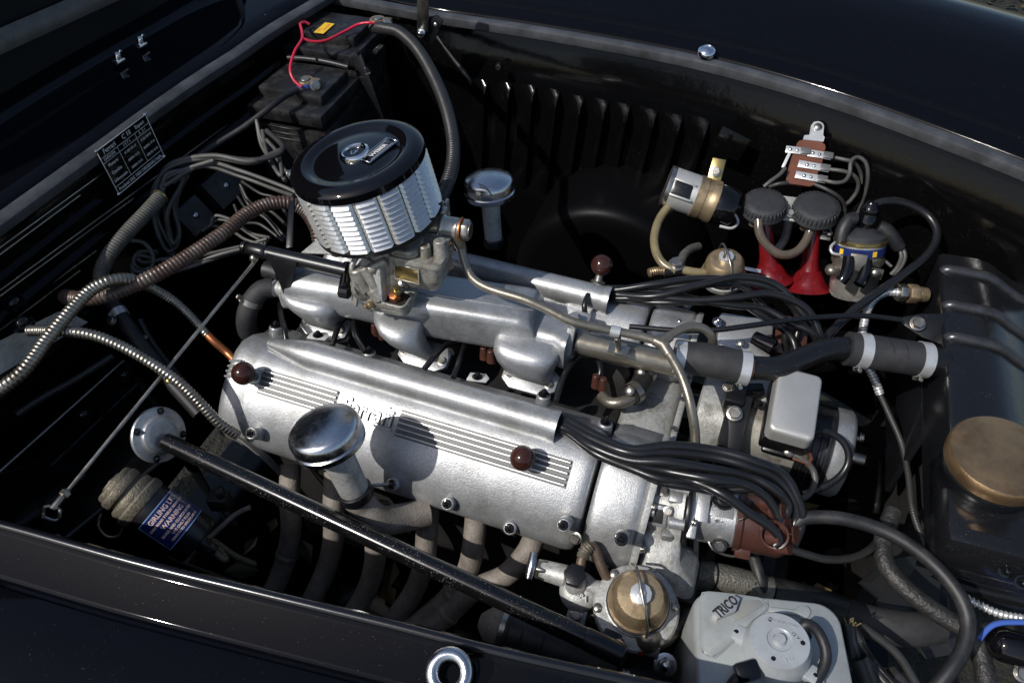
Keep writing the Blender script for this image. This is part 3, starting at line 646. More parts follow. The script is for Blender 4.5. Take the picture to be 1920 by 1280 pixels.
# ================================================================ CARBURETTOR, FUEL LINE, WATER PIPES
cbz = .846
cr = T('carburettor', 'grimy zinc carburettor with square float bowl under the air filter', 'carburettor', P(735, 560, .85))
base = P(732, 556, cbz)
thr_t = MF @ V((.018, -.012, -HF-.008)); thr_b = base+V((-.012, .012, .006))
def rr_poly(a, b, r, n=5):
    o = []
    for cx, cy, s in ((a/2-r, b/2-r, 0), (-a/2+r, b/2-r, 1), (-a/2+r, -b/2+r, 2), (a/2-r, -b/2+r, 3)):
        for k in range(n+1):
            t = PI/2*(s+k/n); o.append((cx+r*math.cos(t), cy+r*math.sin(t)))
    return o
O('base_flange', MB().prism(fr(base, (0, 0, 1), (1, .1, 0)), rr_poly(.076, .056, .014), .010, .002).prism(fr(base+V((0, 0, -.012)), (0, 0, 1), (1, .1, 0)), rr_poly(.070, .050, .012), .011, .002), CARB, cr)
O('throat', MB().cyl(thr_b, thr_t, .034, .036, 28, .002).lathe(fr(thr_t, AX), [(.036, -.012), (.046, -.010), (.048, -.006), (.048, .000), (.040, .002)], 32), CARB, cr)
bc = P(790, 470, .928)
rg = []
M0 = fr(bc, (0, 0, 1), (1, .05, 0))
for h, a, b_, dx_, dy_ in [(.004, .080, .060, 0, 0), (.0, .083, .063, 0, 0), (-.004, .083, .063, 0, 0), (-.0045, .078, .058, 0, 0), (-.030, .074, .056, 0, 0), (-.048, .060, .048, .001, .001), (-.058, .046, .038, .003, .002), (-.061, .036, .03, .003, .002)]:
    rg.append([M0 @ V((x+dx_, y+dy_, h)) for x, y in rr_poly(a, b_, .012)])
O('float_bowl', MB().loft(rg), CARB, cr, ang=50)
O('bowl_lid', MB().prism(M0 @ Matrix.Translation((-.018, -.006, .003)), rr_poly(.044, .046, .014), .014, .005, 3).cyl(M0 @ V((.012, -.012, .002)), M0 @ V((.012, -.012, .022)), .0085, .0075, 16).cyl(M0 @ V((.032, -.004, .002)), M0 @ V((.030, .000, .026)), .0115, .009, 18).box(M0 @ Matrix.Translation((.012, .014, .008)), .05, .022, .014, .004), CARB, cr)
for x, y in ((.012, -.012), (-.034, .018), (.034, .02)): bolt(cr, M0 @ V((x, y, .020 if y < 0 else .006)), (0, 0, 1), .0042, SCREWB, 'screw')
tg = M0 @ V((-.012, -.0295, -.022)); Mt = fr(tg, (0, -1, .08), (1, .06, 0))
tag = O('type_plate', MB().box(Mt, .036, .024, .0014, .0004), GOLD, cr)
O('plate_frame', frame_mb(Mt @ Matrix.Translation((0, 0, .0008)), .040, .028, .0024, .0016), CARB, tag)
# pump body, levers and passages left of the bowl
for a, b_, r in [((683, 500, .905), (716, 556, .862), .0090), ((692, 506, .905), (726, 488, .918), .0080), ((728, 462, .93), (742, 500, .90), .0105), ((735, 495, .90), (742, 528, .872), .0090), ((668, 502, .90), (685, 545, .862), .012), ((700, 540, .872), (716, 562, .856), .0125), ((745, 470, .93), (728, 520, .88), .012)]:
    O('casting_tube', MB().cyl(P(*a), P(*b_), r, r*.9, 18, .0022), CARB, cr)
O('throttle_arm', MB().tube(pp([(672, 478, .915), (660, 498, .905), (664, 525, .885), (680, 552, .862), (690, 562, .853)]), .0042, 10), CARB, cr)
O('body_web', MB().prism(fr(P(700, 520, .88), (-.3, -.9, .2), (1, 0, 0)), [(-.022, -.03), (.03, -.026), (.026, .03), (-.008, .036), (-.026, .012)], .012, .003), ALU_D, cr)
O('pump_cover', MB().cyl(P(678, 543, .868), P(671, 548, .862), .016, .014, 20, .002).cyl(P(690, 528, .873), P(682, 536, .866), .011, .010, 16), CARB, cr)
for u, v, z, n_, m_ in [(745, 552, .868, (0, -.2, 1), GOLD), (700, 570, .850, (-.3, -.8, .3), BRASS_D), (757, 530, .875, (.1, -.7, .6), STEEL)]:
    c = P(u, v, z); n_ = V(n_).normalized(); O('brass_nut', MB().prism(fr(c, n_), hexpoly(.0062), .012, .001, 1).cyl(c+n_*.010, c+n_*.018, .0034, seg=10), m_, cr)
O('base_well', MB().prism(fr(base+V((.016, -.010, .0102)), (0, 0, 1), (1, .1, 0)), rr_poly(.038, .030, .008), .0006, 0), BLOCK, cr)
O('base_rim', MB().tube([base+V((.016, -.010, .0108))+V((x, y, 0)) for x, y in rr_poly(.040, .032, .009)]+[base+V((.016+.020, -.010+.007, .0108))], .0022, 8), CARB, cr)
O('idle_screw', MB().prism(fr(P(743, 560, .858), (-.1, -.3, 1)), hexpoly(.0085), .012, .001).cyl(P(743, 560, .858), P(741, 545, .87), .0045), COPPER, cr)
O('lower_lever', MB().prism(fr(P(672, 540, .855), (-.5, -.8, .3), (0, 0, 1)), [(-.03, -.006), (.02, -.007), (.024, .004), (-.028, .008)], .004, .001), CARB, cr)
sa = P(752, 530, .872); sb = P(786, 532, .872)
O('fuel_jets', MB().cyl(sa, sb, .0045, seg=12).lathe(fr(sa, sb-sa), [(.007, .002), (.0082, .004), (.0082, .008), (.007, .010), (.0045, .011), (.0076, .014), (.0076, .020), (.0045, .021), (.0066, .024), (.0066, .028), (.004, .029)], 14), STEEL, cr)
O('choke_lever', MB().prism(fr(P(838, 480, .91), (.8, -.5, .2), (0, 0, 1)), [(-.022, -.006), (.016, -.007), (.020, 0), (.016, .006), (-.022, .005)], .004, .001), BRASS_D, cr)
bolt(cr, P(842, 474, .915), (.8, -.5, .3), .005, HEX)
# banjo union on the filter side
ba = P(800, 420, .945); bb = P(872, 431, .945); bd_ = (bb-ba).normalized(); Lb = (bb-ba).length
bj = T('fuel_union', 'plated banjo union with copper washer beside the carburettor', 'fuel union', ba)
O('body', MB().lathe(fr(ba, bd_), [(.011, 0), (.0135, .004), (.0135, Lb*.34), (.0165, Lb*.38), (.0175, Lb*.42), (.0175, Lb*.48), (.0160, Lb*.52), (.0160, Lb*.82), (.0145, Lb*.85), (.0145, Lb*.88)], 28), STEEL_L, bj)
O('copper_washer', MB().lathe(fr(ba+bd_*Lb*.88, bd_), [(.0172, 0), (.0176, .0012), (.0172, .0026), (.012, .0026), (.012, 0)], 28), COPPER, bj)
O('head', MB().prism(fr(ba+bd_*(Lb*.88+.0028), bd_), hexpoly(.0162), .011, .0022).cyl(ba+bd_*(Lb*.88+.012), ba+bd_*(Lb*.88+.0155), .0125, seg=24), STEEL, bj)
O('adjuster', MB().box(fr(P(828, 400, .955), (0, 0, 1), bd_), .018, .016, .018, .004).cyl(P(822, 386, .965), P(838, 404, .945), .0065, seg=14).box(fr(P(838, 388, .95), bd_, (0, 0, 1)), .022, .012, .005, .001), STEEL_L, bj)
bolt(bj, P(826, 380, .968), (0, 0, 1), .0045, SCREW, 'screw')
# fuel line with its T union
fu = T('fuel_line', 'bent plated fuel pipe running from the carburettor to the fuel pump', 'pipe', P(862, 470, .9))
TP = P(1240, 642, .845)
O('eyelet', MB().tube(pp([(856, 440, .938), (862, 456, .925), (868, 475, .905)]), lambda t: .0105-.004*t, 12), PIPE, fu)
O('pipe', MB().tube(pp([(863, 462, .92), (872, 492, .90), (885, 520, .885), (915, 540, .878), (985, 562, .875), (1030, 582, .868), (1075, 603, .860), (1150, 620, .852), (1200, 630, .848), (1240, 642, .845)]), .0064, 14), PIPE, fu, ang=70)
O('pipe', MB().tube(pp([(1240, 642, .845), (1268, 622, .848), (1295, 612, .848), (1320, 616, .842), (1335, 632, .828), (1338, 655, .80)]), .0064, 14), PIPE, fu, ang=70)
O('pipe', MB().tube(pp([(1240, 642, .845), (1258, 668, .840), (1278, 705, .832), (1294, 755, .815), (1303, 810, .785), (1304, 870, .75), (1303, 940, .69), (1302, 1020, .64), (1299, 1090, .625), (1282, 1160, .635), (1252, 1200, .65), (1222, 1212, .66)]), .0066, 14), PIPE, fu, ang=70)
for a, b_ in [((1226, 637, .846), (1252, 650, .844)), ((1243, 645, .845), (1256, 666, .840)), ((1240, 642, .845), (1256, 630, .847))]: O('sleeve', MB().cyl(P(*a), P(*b_), .0078, seg=16), PIPE, fu)
clp = O('pipe_clip', ringband(fr(P(1153, 621, .852), P(1170, 625, .85)-P(1140, 618, .853)), .0068, .014), ALU_S, fu)
O('clip_post', MB().cyl(P(1158, 632, .842), P(1158, 655, .815), .005, seg=10).box(fr(P(1160, 655, .815), (0, 0, 1)), .03, .018, .003, .001), STEEL, clp)
# water outlet, hoses and steel pipe to the radiator
hd = 'water_hose'
wp = T('water_pipe', 'grey cast water outlet pipe leading from the inlet manifold', 'pipe', P(1085, 640, .79))
wa_, wb_ = P(1082, 640, .79), P(1268, 684, .785)
O('tube', MB().tube([wa_, wa_.lerp(wb_, .5), wb_], .0185, 24), PIPE, wp, ang=70)
O('flange', MB().prism(fr(P(1064, 634, .79), wb_-wa_, (0, 0, 1)), [(-.052, -.010), (-.03, -.026), (.02, -.026), (.036, -.014), (.036, .014), (.02, .024), (-.03, .024), (-.052, .010)], .012, .002), ALU_D, wp)
bolt(wp, P(1064, 668, .765), (.9, -.3, .2), .006, HEX)
O('thermostat_body', MB().box(fr(P(1085, 615, .785), (0, 0, 1)), .03, .05, .03, .006), ALU_D, wp)
h1a, h1b = P(1268, 668, .80), P(1404, 692, .795)
h1 = T('water_hose', 'woven rubber hose with two clips on the cast water outlet', 'hose', h1a, 'rubber water hoses')
O('rubber', MB().tube([h1a, h1a.lerp(h1b, .5)+V((0, 0, .004)), h1b], lambda t: .0235+.0012*math.sin(PI*t), 28), HOSE, h1, ang=60)
dv = (h1b-h1a).normalized()
for t in (.04, .93): clamp('clamp', h1, h1a.lerp(h1b, t)+V((0, 0, .0005)), dv, .0240, .015, (0, -.5, -.8))
sp_ = T('steel_pipe', 'black bent steel coolant pipe joining the two rubber hoses', 'pipe', h1b)
O('tube', MB().tube(pp([(1392, 690, .795), (1420, 690, .795), (1460, 689, .795), (1500, 674, .795), (1550, 656, .795), (1610, 652, .795)]), .0172, 24), BLACK, sp_, ang=70)
O('rust_band', MB().lathe(fr(P(1405, 690, .795), dv), [(.0174, -.004), (.0178, 0), (.0174, .004)], 24), COPPER, sp_, 'rusty ring where the pipe leaves the hose')
h2a, h2b = P(1588, 653, .795), P(1742, 676, .785)
h2 = T('water_hose', 'woven rubber hose with two clips at the radiator inlet', 'hose', h2a, 'rubber water hoses')
d2 = (h2b-h2a).normalized()
O('rubber', MB().tube([h2a, h2a.lerp(h2b, .5), h2b], .0255, 28), HOSE, h2, ang=60)
for t in (.18, .92): clamp('clamp', h2, h2a.lerp(h2b, t), d2, .0258, .016, (0, -.6, -.75))
for t in (.45, .62): O('seam', ringband(fr(h2a.lerp(h2b, t), d2+V((0, .25, 0))), .0255, .0012, .0004), RUB, h2)
O('stub', MB().cyl(h2b-d2*.02, h2b+d2*.024, .0215, seg=24), BLACK, h2)
# heater hose behind the near cover
hh = T('heater_hose', 'curved grey heater hose behind the left end of the script cover', 'hose', P(480, 560, .78))
O('rubber', MB().tube(pp([(512, 540, .785), (492, 543, .785), (472, 566, .77), (462, 596, .745), (466, 625, .71), (480, 660, .66)]), .0165, 18), HOSE, hh, ang=60)
O('fitting', MB().cyl(P(508, 541, .785), P(542, 540, .79), .0135, .0150, 18).prism(fr(P(534, 546, .788), (1, .1, 0), (0, 0, 1)), rr_poly(.05, .04, .012), .010, .002), ALU_D, hh)
clamp('clamp', hh, P(472, 566, .77), P(462, 596, .745)-P(480, 550, .78), .0168, .010, (-.5, -.5, .2), STEEL)
O('upper_stub', MB().tube(pp([(498, 505, .80), (512, 508, .80), (530, 515, .80)]), .015, 16), RUB, hh)
# throttle cross shaft
ts = T('throttle_shaft', 'black throttle cross shaft with return spring left of the carburettor', 'throttle linkage', P(560, 488, .862))
O('shaft', MB().tube(pp([(503, 474, .862), (560, 487, .862), (652, 508, .862)]), .0112, 18), BLACK, ts, ang=70)
O('spring', MB().tube(pp([(462, 464, .862), (504, 475, .862)]), .0115, 14, .0009, ridged(.0046, .30)), BLACK, ts, ang=180)
bolt(ts, P(462, 464, .862), (-1, 0, .1), .008, HEXK); O('ball_joint', MB().ball(P(476, 484, .852), .007, 14).cyl(P(476, 484, .852), P(470, 470, .86), .0035), STEEL, ts)
O('lever', MB().cyl(P(653, 492, .870), P(644, 545, .845), .0075, .0085, 16).cyl(P(637, 545, .845), P(656, 548, .845), .0105, .0105, 18), GLOSSB, ts)
O('brass_link', MB().prism(fr(P(664, 525, .857), (1, .1, 0), (0, 0, 1)), [(-.032, -.007), (.028, -.006), (.028, .006), (-.032, .008)], .003, .001), BRASS_D, ts)
O('bracket', MB().prism(fr(P(528, 512, .84), (0, -1, .2), (1, 0, 0)), [(-.022, .03), (.032, .028), (.018, -.01), (.014, -.052), (.006, -.052), (-.006, -.01)], .004, .001), BLACK, ts)
O('link_rod', MB().box(fr(P(545, 420, .885), P(543, 470, .862)-P(549, 368, .90), (1, 0, 0)), .010, .004, .085, .001), BLACK, ts)
O('rear_bracket', MB().prism(fr(P(622, 462, .86), (0, -.3, 1), (1, .2, 0)), [(-.045, -.018), (.05, -.015), (.04, .012), (-.02, .018)], .004, .001), ALU_D, ts)
# long thin throttle rod and a drawn edge highlight
def rod(name, a, b_, r, label, m_=STEEL, cat='rod'):
    return O(name, MB().tube([P(*a), P(*b_)], r, 10), m_, None, label, cat)
tr = T('throttle_rod', 'long thin steel throttle rod crossing the left of the bay to a small clevis', 'rod', P(280, 730, .80))
O('shaft', MB().tube([P(478, 490, .845), P(128, 918, .755)], .0029, 10), STEEL, tr)
O('sleeve', MB().cyl(P(128, 918, .755), P(98, 955, .75), .0048, seg=12).cyl(P(126, 921, .755), P(118, 930, .755), .007, seg=6), STEEL, tr)
O('clevis', MB().tube([P(97, 962, .75)+V((.013*math.cos(a), .009*math.sin(a), .004*math.sin(3*a))) for a in [i*.6 for i in range(19)]], .0022, 8), STEEL, tr)
rod('panel_edge_glint', (232, 676, .66), (-30, 910, .66), .0022, 'thin straight line standing for a panel edge highlight left of the throttle rod', STEEL)  # steel line drawn in place of the highlight on a panel edge
# ================================================================ FIREWALL SIDE
# data plate
XP = -.680
pc = PX(247, 289, XP); Mp = fr(pc, (1, 0, .06), (0, 1, .02))
dp = T('data_plate', 'black engraved lubrication chart plate riveted under the cowl strip', 'data plate', pc)
PW, PH = .118, .082
O('plate', MB().box(Mp, PW, PH, .0016, .0005), GLOSSB, dp)
lf = lambda x, y, a, b_: (x, y, a, b_)
O('border', frame_mb(Mp @ Matrix.Translation((0, 0, .0010)), PW, PH, .0017, .0008), INK_W, dp)
lb = MB()
for x, y, a, b_ in [(0, .0255, PW-.004, .0007), (0, .0165, PW-.004, .0007), (0, -.0270, PW-.004, .0008), (-.020, -.0008, .0007, .052), (.022, -.0008, .0007, .052)]:
    lb.box(Mp @ Matrix.Translation((x, y, .0010)), a, b_, .0006, 0)
O('table_lines', lb, INK_W, dp)
for s, x, y, h in [('Ferrari', -.034, .0325, .0110), ('C 10', .006, .0325, .0110), ('Export', .038, .0325, .0085), ('CAPACITA', -.040, .0210, .0060), ('1 5 7 1', .0, .0210, .0066), ('2 . 5 1', .038, .0210, .0066),
                   ('Motore', -.040, .009, .0078), ('Cambio', -.040, -.005, .0078), ('Differenziale', -.039, -.0185, .0064), ('X 100 101 O', .001, .009, .0056), ('EMPIA 13 O', .001, -.005, .0056), ('SEMIO 13 O', .001, -.0185, .0056),
                   ('X 20 100 O', .040, .009, .0056), ('EMPIO 17 O', .040, -.005, .0056), ('SERVO 13 O', .040, -.0185, .0056), ('Prodotti SAE 1000 ORIGINALI Italia', 0, -.0342, .0078)]:
    text('engraving', s, h, Mp @ Matrix.Translation((x, y, .0011)), INK_W, dp, .0002, sx=.92, off=.00012)
for sx_ in (-1, 1):
    for sy_ in (-1, 1): I('rivet', RIVET, dp, fr(Mp @ V((sx_*(PW/2-.001), sy_*(PH/2-.001), .0006)), (1, 0, 0)) @ Matrix.Scale(.0028, 4))
# batteries
def battery(label, cx, cy, sx, sy, ztop, h, handle):
    t = T('battery', label, 'battery', (cx, cy, ztop-h), 'two batteries in the far corner')
    M = Matrix.Translation((cx, cy, ztop)) @ Matrix.Rotation(R(2.5), 4, 'Z')
    O('case', MB().box(M @ Matrix.Translation((0, 0, -h/2-.03)), sx*.96, sy*.96, h-.06, .004), BATT, t)
    O('lid', MB().box(M @ Matrix.Translation((0, 0, -.034)), sx, sy, .026, .004).box(M @ Matrix.Translation((-.004, .012, -.012)), sx*.86, sy*.70, .022, .005).box(M @ Matrix.Translation((sx*.30, -sy*.12, -.014)), .018, .04, .022, .003), BATT, t)
    rb = shared('case_rib', MB().box(Matrix.Identity(4), .0022, sy*.36, .0022, .0006, 1), BATT)
    for i in range(6): I('case_rib', rb, t, M @ Matrix.Translation((sx*.482, -.03+.012*i if False else -sy*.22+.010*(i % 2), -.062-.011*i)))
    rb2 = shared('vent_line', MB().box(Matrix.Identity(4), sx*.5, .0022, .0024, .0006, 1), BATT)
    for i in range(3): I('vent_line', rb2, t, M @ Matrix.Translation((-.01, -sy*.485, -.06-.012*i)))
    if handle: O('handle', MB().tube([M @ V((x, sy*.40, .004+.006*math.sin(PI*(x/sx+.5)))) for x in (-sx*.42, -sx*.2, 0, sx*.2, sx*.42)], .0055, 10), BATT, t)
    return t, M
b1, M1 = battery('front black battery with cable clamp beside the air filter', -.578, .384, .160, .168, .905, .25, True)
b2, M2 = battery('rear black battery with an orange warning label', -.612, .566, .175, .150, .935, .28, False)
lbz = .9352
Mw = fr(P(608, 53, .9362), (0, 0, 1), P(628, 36, .936)-P(596, 64, .936))
o = O('warning_label', MB().box(Mw, .050, .022, .0006, 0), LABEL_Y, b2, 'orange and yellow warning label')
text('warning_print', 'DANGER', .0075, Mw @ Matrix.Translation((.004, -.003, .0004)), LABEL_R, o, .0001)
text('warning_print', 'ACID', .006, Mw @ Matrix.Translation((-.012, .005, .0004)), LABEL_R, o, .0001)
def terminal(u, v, z, label):
    c = P(u, v, z); t = T('battery_clamp', label, 'battery clamp', c, 'battery clamps')
    O('post', MB().cyl(c-V((0, 0, .02)), c+V((0, 0, .012)), .0105, .009, 20), GREYM, t)
    O('ring', MB().lathe(fr(c-V((0, 0, .004)), (0, 0, 1)), [(.0108, 0), (.0165, 0), (.017, .003), (.017, .012), (.0155, .014), (.0108, .014), (.0108, 0)], 24).box(fr(c+V((.020, .004, .004)), (0, 0, 1)), .016, .018, .013, .002), BRASS_D, t)
    O('tape', ringband(fr(c+V((0, 0, .003)), (0, 0, 1)), .0172, .007, .0006), BLUEW, t)
    bolt(t, c+V((.024, -.006, .005)), (.6, -.6, .4), .0075, HEX); return t
terminal(574, 158, .906, 'corroded brass clamp on the front battery post'); terminal(709, 44, .94, 'brass clamp with the thick ribbed cable on the rear battery')
o = hose('red_wire', pp([(566, 163, .912), (552, 152, .92), (544, 130, .935), (552, 98, .95), (566, 74, .955), (566, 58, .956), (563, 45, .952), (572, 42, .95), (580, 46, .945)]), .0028, REDW, 'red wire rising from the front battery clamp', 'wire', 10, group='red battery wires')
hose('red_wire', pp([(567, 72, .955), (585, 78, .948), (612, 76, .944), (645, 60, .944), (672, 46, .95), (695, 43, .955), (707, 47, .948)]), .0028, REDW, 'red wire lying across the top of the rear battery', 'wire', 10, group='red battery wires')
hose('battery_cable', pp([(556, 170, .908), (535, 180, .912), (515, 194, .91), (490, 214, .90), (455, 240, .885), (410, 268, .87), (360, 300, .86)]), .0060, RUB, 'black earth cable leaving the front battery clamp', 'cable', 12)
conduit('battery_conduit', pp([(700, 52, .935), (722, 54, .95), (750, 62, .955), (782, 92, .95), (812, 142, .94), (836, 200, .93), (849, 258, .915), (849, 305, .90), (838, 345, .89), (826, 374, .88)]), .0122, .0052, CON_BK, 'thick ribbed black conduit arching from rear battery to carburettor', 'conduit', .13, 16)
st = T('battery_strap', 'black upright strap between the two batteries', 'strap', P(690, 160, .85))
a, b_ = P(668, 104, .925), P(712, 226, .80)
O('strap', MB().box(fr(a.lerp(b_, .5), b_-a, (1, 0, 0)), .026, .006, (b_-a).length, .0015), BLACK, st)
O('hook', MB().tube(pp([(684, 128, .92), (690, 130, .915), (694, 137, .905), (686, 140, .905)]), .0018, 8), STEEL, st); bolt(st, P(672, 100, .93), (.3, -.6, .7), .004, NUTK)
tb = O('battery_tray', MB().prism(fr(V((-.70, .28, .62)), (0, 0, 1), (1, 0, 0)), [(0, 0), (.20, 0), (.23, .1), (.22, .34), (0, .34)], .05, .004), PAINT_IN, None, 'black sheet metal tray carrying the batteries', 'tray')
# fuse boxes and the wiring behind them
def fuse(u, v, sx, sy, label):
    c = PX(u, v, -.655); t = T('fuse_box', label, 'fuse box', c, 'fuse boxes on the firewall')
    M = fr(c, (.80, -.05, .6), (.02, 1, .02)); O('cover', MB().box(M, sx, sy, .03, .003), BATT, t)
    I('screw', RIVET, t, M @ Matrix.Translation((0, 0, .0150)) @ Matrix.Scale(.0058, 4)); return t, M
f1, _ = fuse(417, 352, .082, .060, 'upper black fuse box with a centre screw on the firewall'); f2, _ = fuse(360, 408, .062, .056, 'lower black fuse box with a centre screw on the firewall')
wg = 'grey wires looping around the fuse boxes'
def wires(seedpts, labs, r, spread, m_=WIRE_G):
    n = len(labs)
    for i, lab in enumerate(labs):
        ph = random.uniform(0, 6.28); off = (i-(n-1)/2); pts = []
        for j, q in enumerate(seedpts):
            p = P(*q); k = off*spread*(.75+.5*math.sin(ph+j*1.1))
            pts.append(p+UPV*k+RGT*(k*.5+random.gauss(0, spread*.15))+FWD*(spread*.8*math.sin(ph+j*1.7)))
        hose('loom_wire', pts, r*random.uniform(.85, 1.15), m_, lab, 'wire', 8, group=wg)
wires([(285, 392, .835), (290, 345, .86), (325, 310, .875), (400, 296, .88), (470, 303, .88), (525, 282, .88)], ['outer grey wire arching over the fuse boxes', 'inner grey wire arching over the fuse boxes'], .0042, .007)
wires([(312, 348, .86), (380, 312, .87), (450, 326, .865), (520, 348, .86), (556, 362, .86)], ['upper grey wire running right to the air filter', 'lower grey wire running right to the air filter'], .0036, .011)
wires([(304, 362, .855), (296, 400, .81), (305, 445, .775), (322, 470, .76), (333, 440, .77), (326, 385, .82), (348, 328, .86)], ['grey wire loop left of the lower fuse box, outermost', 'grey wire loop left of the lower fuse box, second from outside', 'grey wire loop left of the lower fuse box, third from outside', 'grey wire loop left of the lower fuse box, innermost'], .0038, .0085)
wires([(300, 365, .85), (315, 332, .87), (352, 318, .87), (400, 302, .88)], ['grey wire looped behind the upper fuse box, topmost', 'grey wire looped behind the upper fuse box, middle one', 'grey wire looped behind the upper fuse box, lowest'], .0036, .008)
wires([(222, 466, .80), (240, 452, .805), (270, 456, .80), (286, 478, .785), (284, 500, .775), (272, 506, .775)], ['single grey wire loop beside the braided sleeve'], .0036, .002)
wires([(290, 478, .775), (262, 476, .78), (250, 492, .775), (262, 507, .765), (300, 503, .765), (360, 490, .77), (430, 470, .78), (500, 452, .79)], ['topmost grey wire sweeping right under the lower fuse box', 'second grey wire sweeping right under the lower fuse box', 'third grey wire sweeping right under the lower fuse box', 'lowest grey wire sweeping right under the lower fuse box'], .0034, .008)
wires([(452, 352, .84), (470, 385, .825), (500, 405, .815), (535, 445, .80)], ['rightmost thin wire of the fan right of the fuse boxes', 'second thin wire of the fan right of the fuse boxes', 'third thin wire of the fan right of the fuse boxes', 'fourth thin wire of the fan right of the fuse boxes', 'leftmost thin wire of the fan right of the fuse boxes'], .0028, .012, WIRE_D)
wires([(385, 428, .80), (405, 412, .805), (440, 420, .80), (470, 440, .79), (500, 455, .79)], ['upper thin wire leaving the foot of the lower fuse box', 'middle thin wire leaving the foot of the lower fuse box', 'lower thin wire leaving the foot of the lower fuse box'], .0028, .010)
wires([(484, 228, .89), (492, 268, .87), (512, 300, .86), (540, 335, .85)], ['left wire dropping down the face of the front battery', 'right wire dropping down the face of the front battery'], .0036, .009)
hose('loom_wire', pp([(400, 292, .885), (470, 300, .88), (515, 292, .88), (530, 275, .885), (500, 245, .89)]), .0046, WIRE_D, 'thick dark wire curling in front of the front battery', 'wire', 10, group=wg)
hose('loom_wire', pp([(492, 245, .885), (500, 285, .87), (515, 315, .86), (528, 330, .855), (522, 290, .87), (500, 262, .88)]), .0036, WIRE_G, 'narrow grey wire loop standing before the front battery', 'wire', 8, group=wg)
# conduits
conduit('flexible_conduit', pp([(122, 556, .83), (158, 560, .85), (200, 553, .858), (250, 535, .862), (300, 511, .864), (360, 476, .864), (420, 436, .864), (462, 402, .864), (500, 384, .862), (540, 380, .855), (570, 394, .84), (592, 428, .82), (600, 465, .79)]), .0118, .0062, CON_BR, 'brown ribbed conduit sweeping from the firewall to the air filter', 'conduit', .18, 16, group='ribbed conduits on the firewall side')
conduit('flexible_conduit', pp([(-40, 752, .85), (0, 729, .86), (44, 695, .868), (87, 638, .875), (128, 588, .882), (168, 546, .886), (205, 527, .886), (242, 524, .872), (266, 534, .845)]), .0096, .0058, CON_SV, 'thick bright steel conduit curving in from the left edge', 'conduit', .20, 14, group='ribbed conduits on the firewall side')
conduit('flexible_conduit', pp([(266, 534, .845), (289, 542, .825), (322, 561, .80), (356, 591, .775), (388, 627, .75)]), .0072, .0048, CON_SV, 'thin steel conduit with an orange end near the cam cover', 'conduit', .18, 12, group='ribbed conduits on the firewall side')
hose('conduit_tail', pp([(384, 622, .752), (402, 640, .742), (425, 660, .725), (440, 675, .72)]), .0064, COPPER, 'orange brown sleeve on the end of the thin conduit', 'sleeve', 12)
conduit('flexible_conduit', pp([(52, 620, .865), (100, 620, .868), (165, 626, .862), (215, 643, .85), (270, 672, .83), (330, 712, .80), (372, 752, .77), (410, 792, .735), (445, 816, .705)]), .0080, .0056, CON_SV, 'long steel conduit dropping diagonally below the brown one', 'conduit', .20, 14, group='ribbed conduits on the firewall side')
for k in range(3): hose('conduit_wire', pp([(436, 808+k*3, .69), (470, 832+k*4, .68), (505, 858+k*6, .66), (525, 880+k*5, .64)]), .0022, WIRE_G, ['upper', 'middle', 'lower'][k]+' pale wire leaving the lower end of the long steel conduit', 'wire', 8, group='wires leaving the long conduit')
o = O('braided_sleeve', MB().tube(pp([(302, 368, .875), (275, 398, .87), (235, 440, .86), (205, 478, .848), (190, 512, .83), (192, 540, .81)]), .0122, 16, .0012, ridged(.0048, .13)), BRAID, None, 'grey braided sleeve curving down the firewall beside the fuse boxes', 'sleeve', ang=180)
O('sleeve_ring', ringband(fr(P(300, 369, .875), P(302, 368, .875)-P(275, 398, .87)), .0125, .004), GOLD, o)
bs = T('column_tube', 'dark braced tube running down under the steel conduits with a bright clip', 'tube', P(240, 610, .70))
O('tube', MB().tube(pp([(198, 545, .755), (225, 590, .735), (262, 642, .71), (310, 702, .68), (375, 775, .64)]), .0125, 16), RUB, bs, ang=60)
O('rod', MB().tube(pp([(262, 600, .72), (285, 642, .70), (330, 700, .67), (372, 745, .65)]), .006, 10), BLACK, bs)
clamp('clip', bs, P(224, 588, .735), P(262, 642, .71)-P(225, 590, .735), .0128, .014, (-.6, -.5, .3))
bolt(bs, P(212, 603, .745), (-.3, -.5, .8), .006, HEX); bolt(bs, P(316, 712, .69), (-.1, -.4, .9), .0055, SCREWB, 'screw'); bolt(bs, P(272, 632, .715), (-.1, -.4, .9), .004, HEX)
# sound deadening pad and pedal box plates on the near side of the firewall
PAD = mat('grey_felt_pad', (.42, .42, .39), 0, .85, 1.0, 180, .4, 20, bdist=.003)
pq = [PX(u, v, -.640) for u, v in [(-30, 655), (32, 622), (108, 585), (128, 584), (165, 604), (100, 642), (20, 690), (-30, 720)]]
O('insulation_pad', MB().loft([pq, [p+V((-.012, 0, -.008)) for p in pq]]), PAD, fwall, 'pale grey felt pad')
for u, v, z in [(24, 565, .86), (40, 603, .86), (232, 700, .66), (155, 775, .66)]:
    c = P(u, v, z); O('rubber_plug', MB().ball(c, .010, 16, (1, 1, .7)).lathe(fr(c-V((0, 0, .004)), (0, 0, 1)), [(.015, -.004), (.015, .002), (.010, .003)], 20), GLOSSB, fwall)
conduit('dark_conduit', pp([(30, 778, .72), (80, 745, .72), (140, 712, .715), (210, 668, .71)]), .0062, .0042, CON_BK, 'dull black ribbed conduit lying under the bright conduits at left', 'conduit', .18, 10)
pb_ = T('pedal_box', 'black folded pedal box on the near side of the firewall', 'pedal box', P(150, 800, .6))
zt = .645; q = [P(232, 678, zt), P(345, 830, zt), P(60, 1060, zt), P(-60, 920, zt)]
O('top', MB().loft([q, [p-V((0, 0, .005)) for p in q]]), PAINT_IN, pb_)
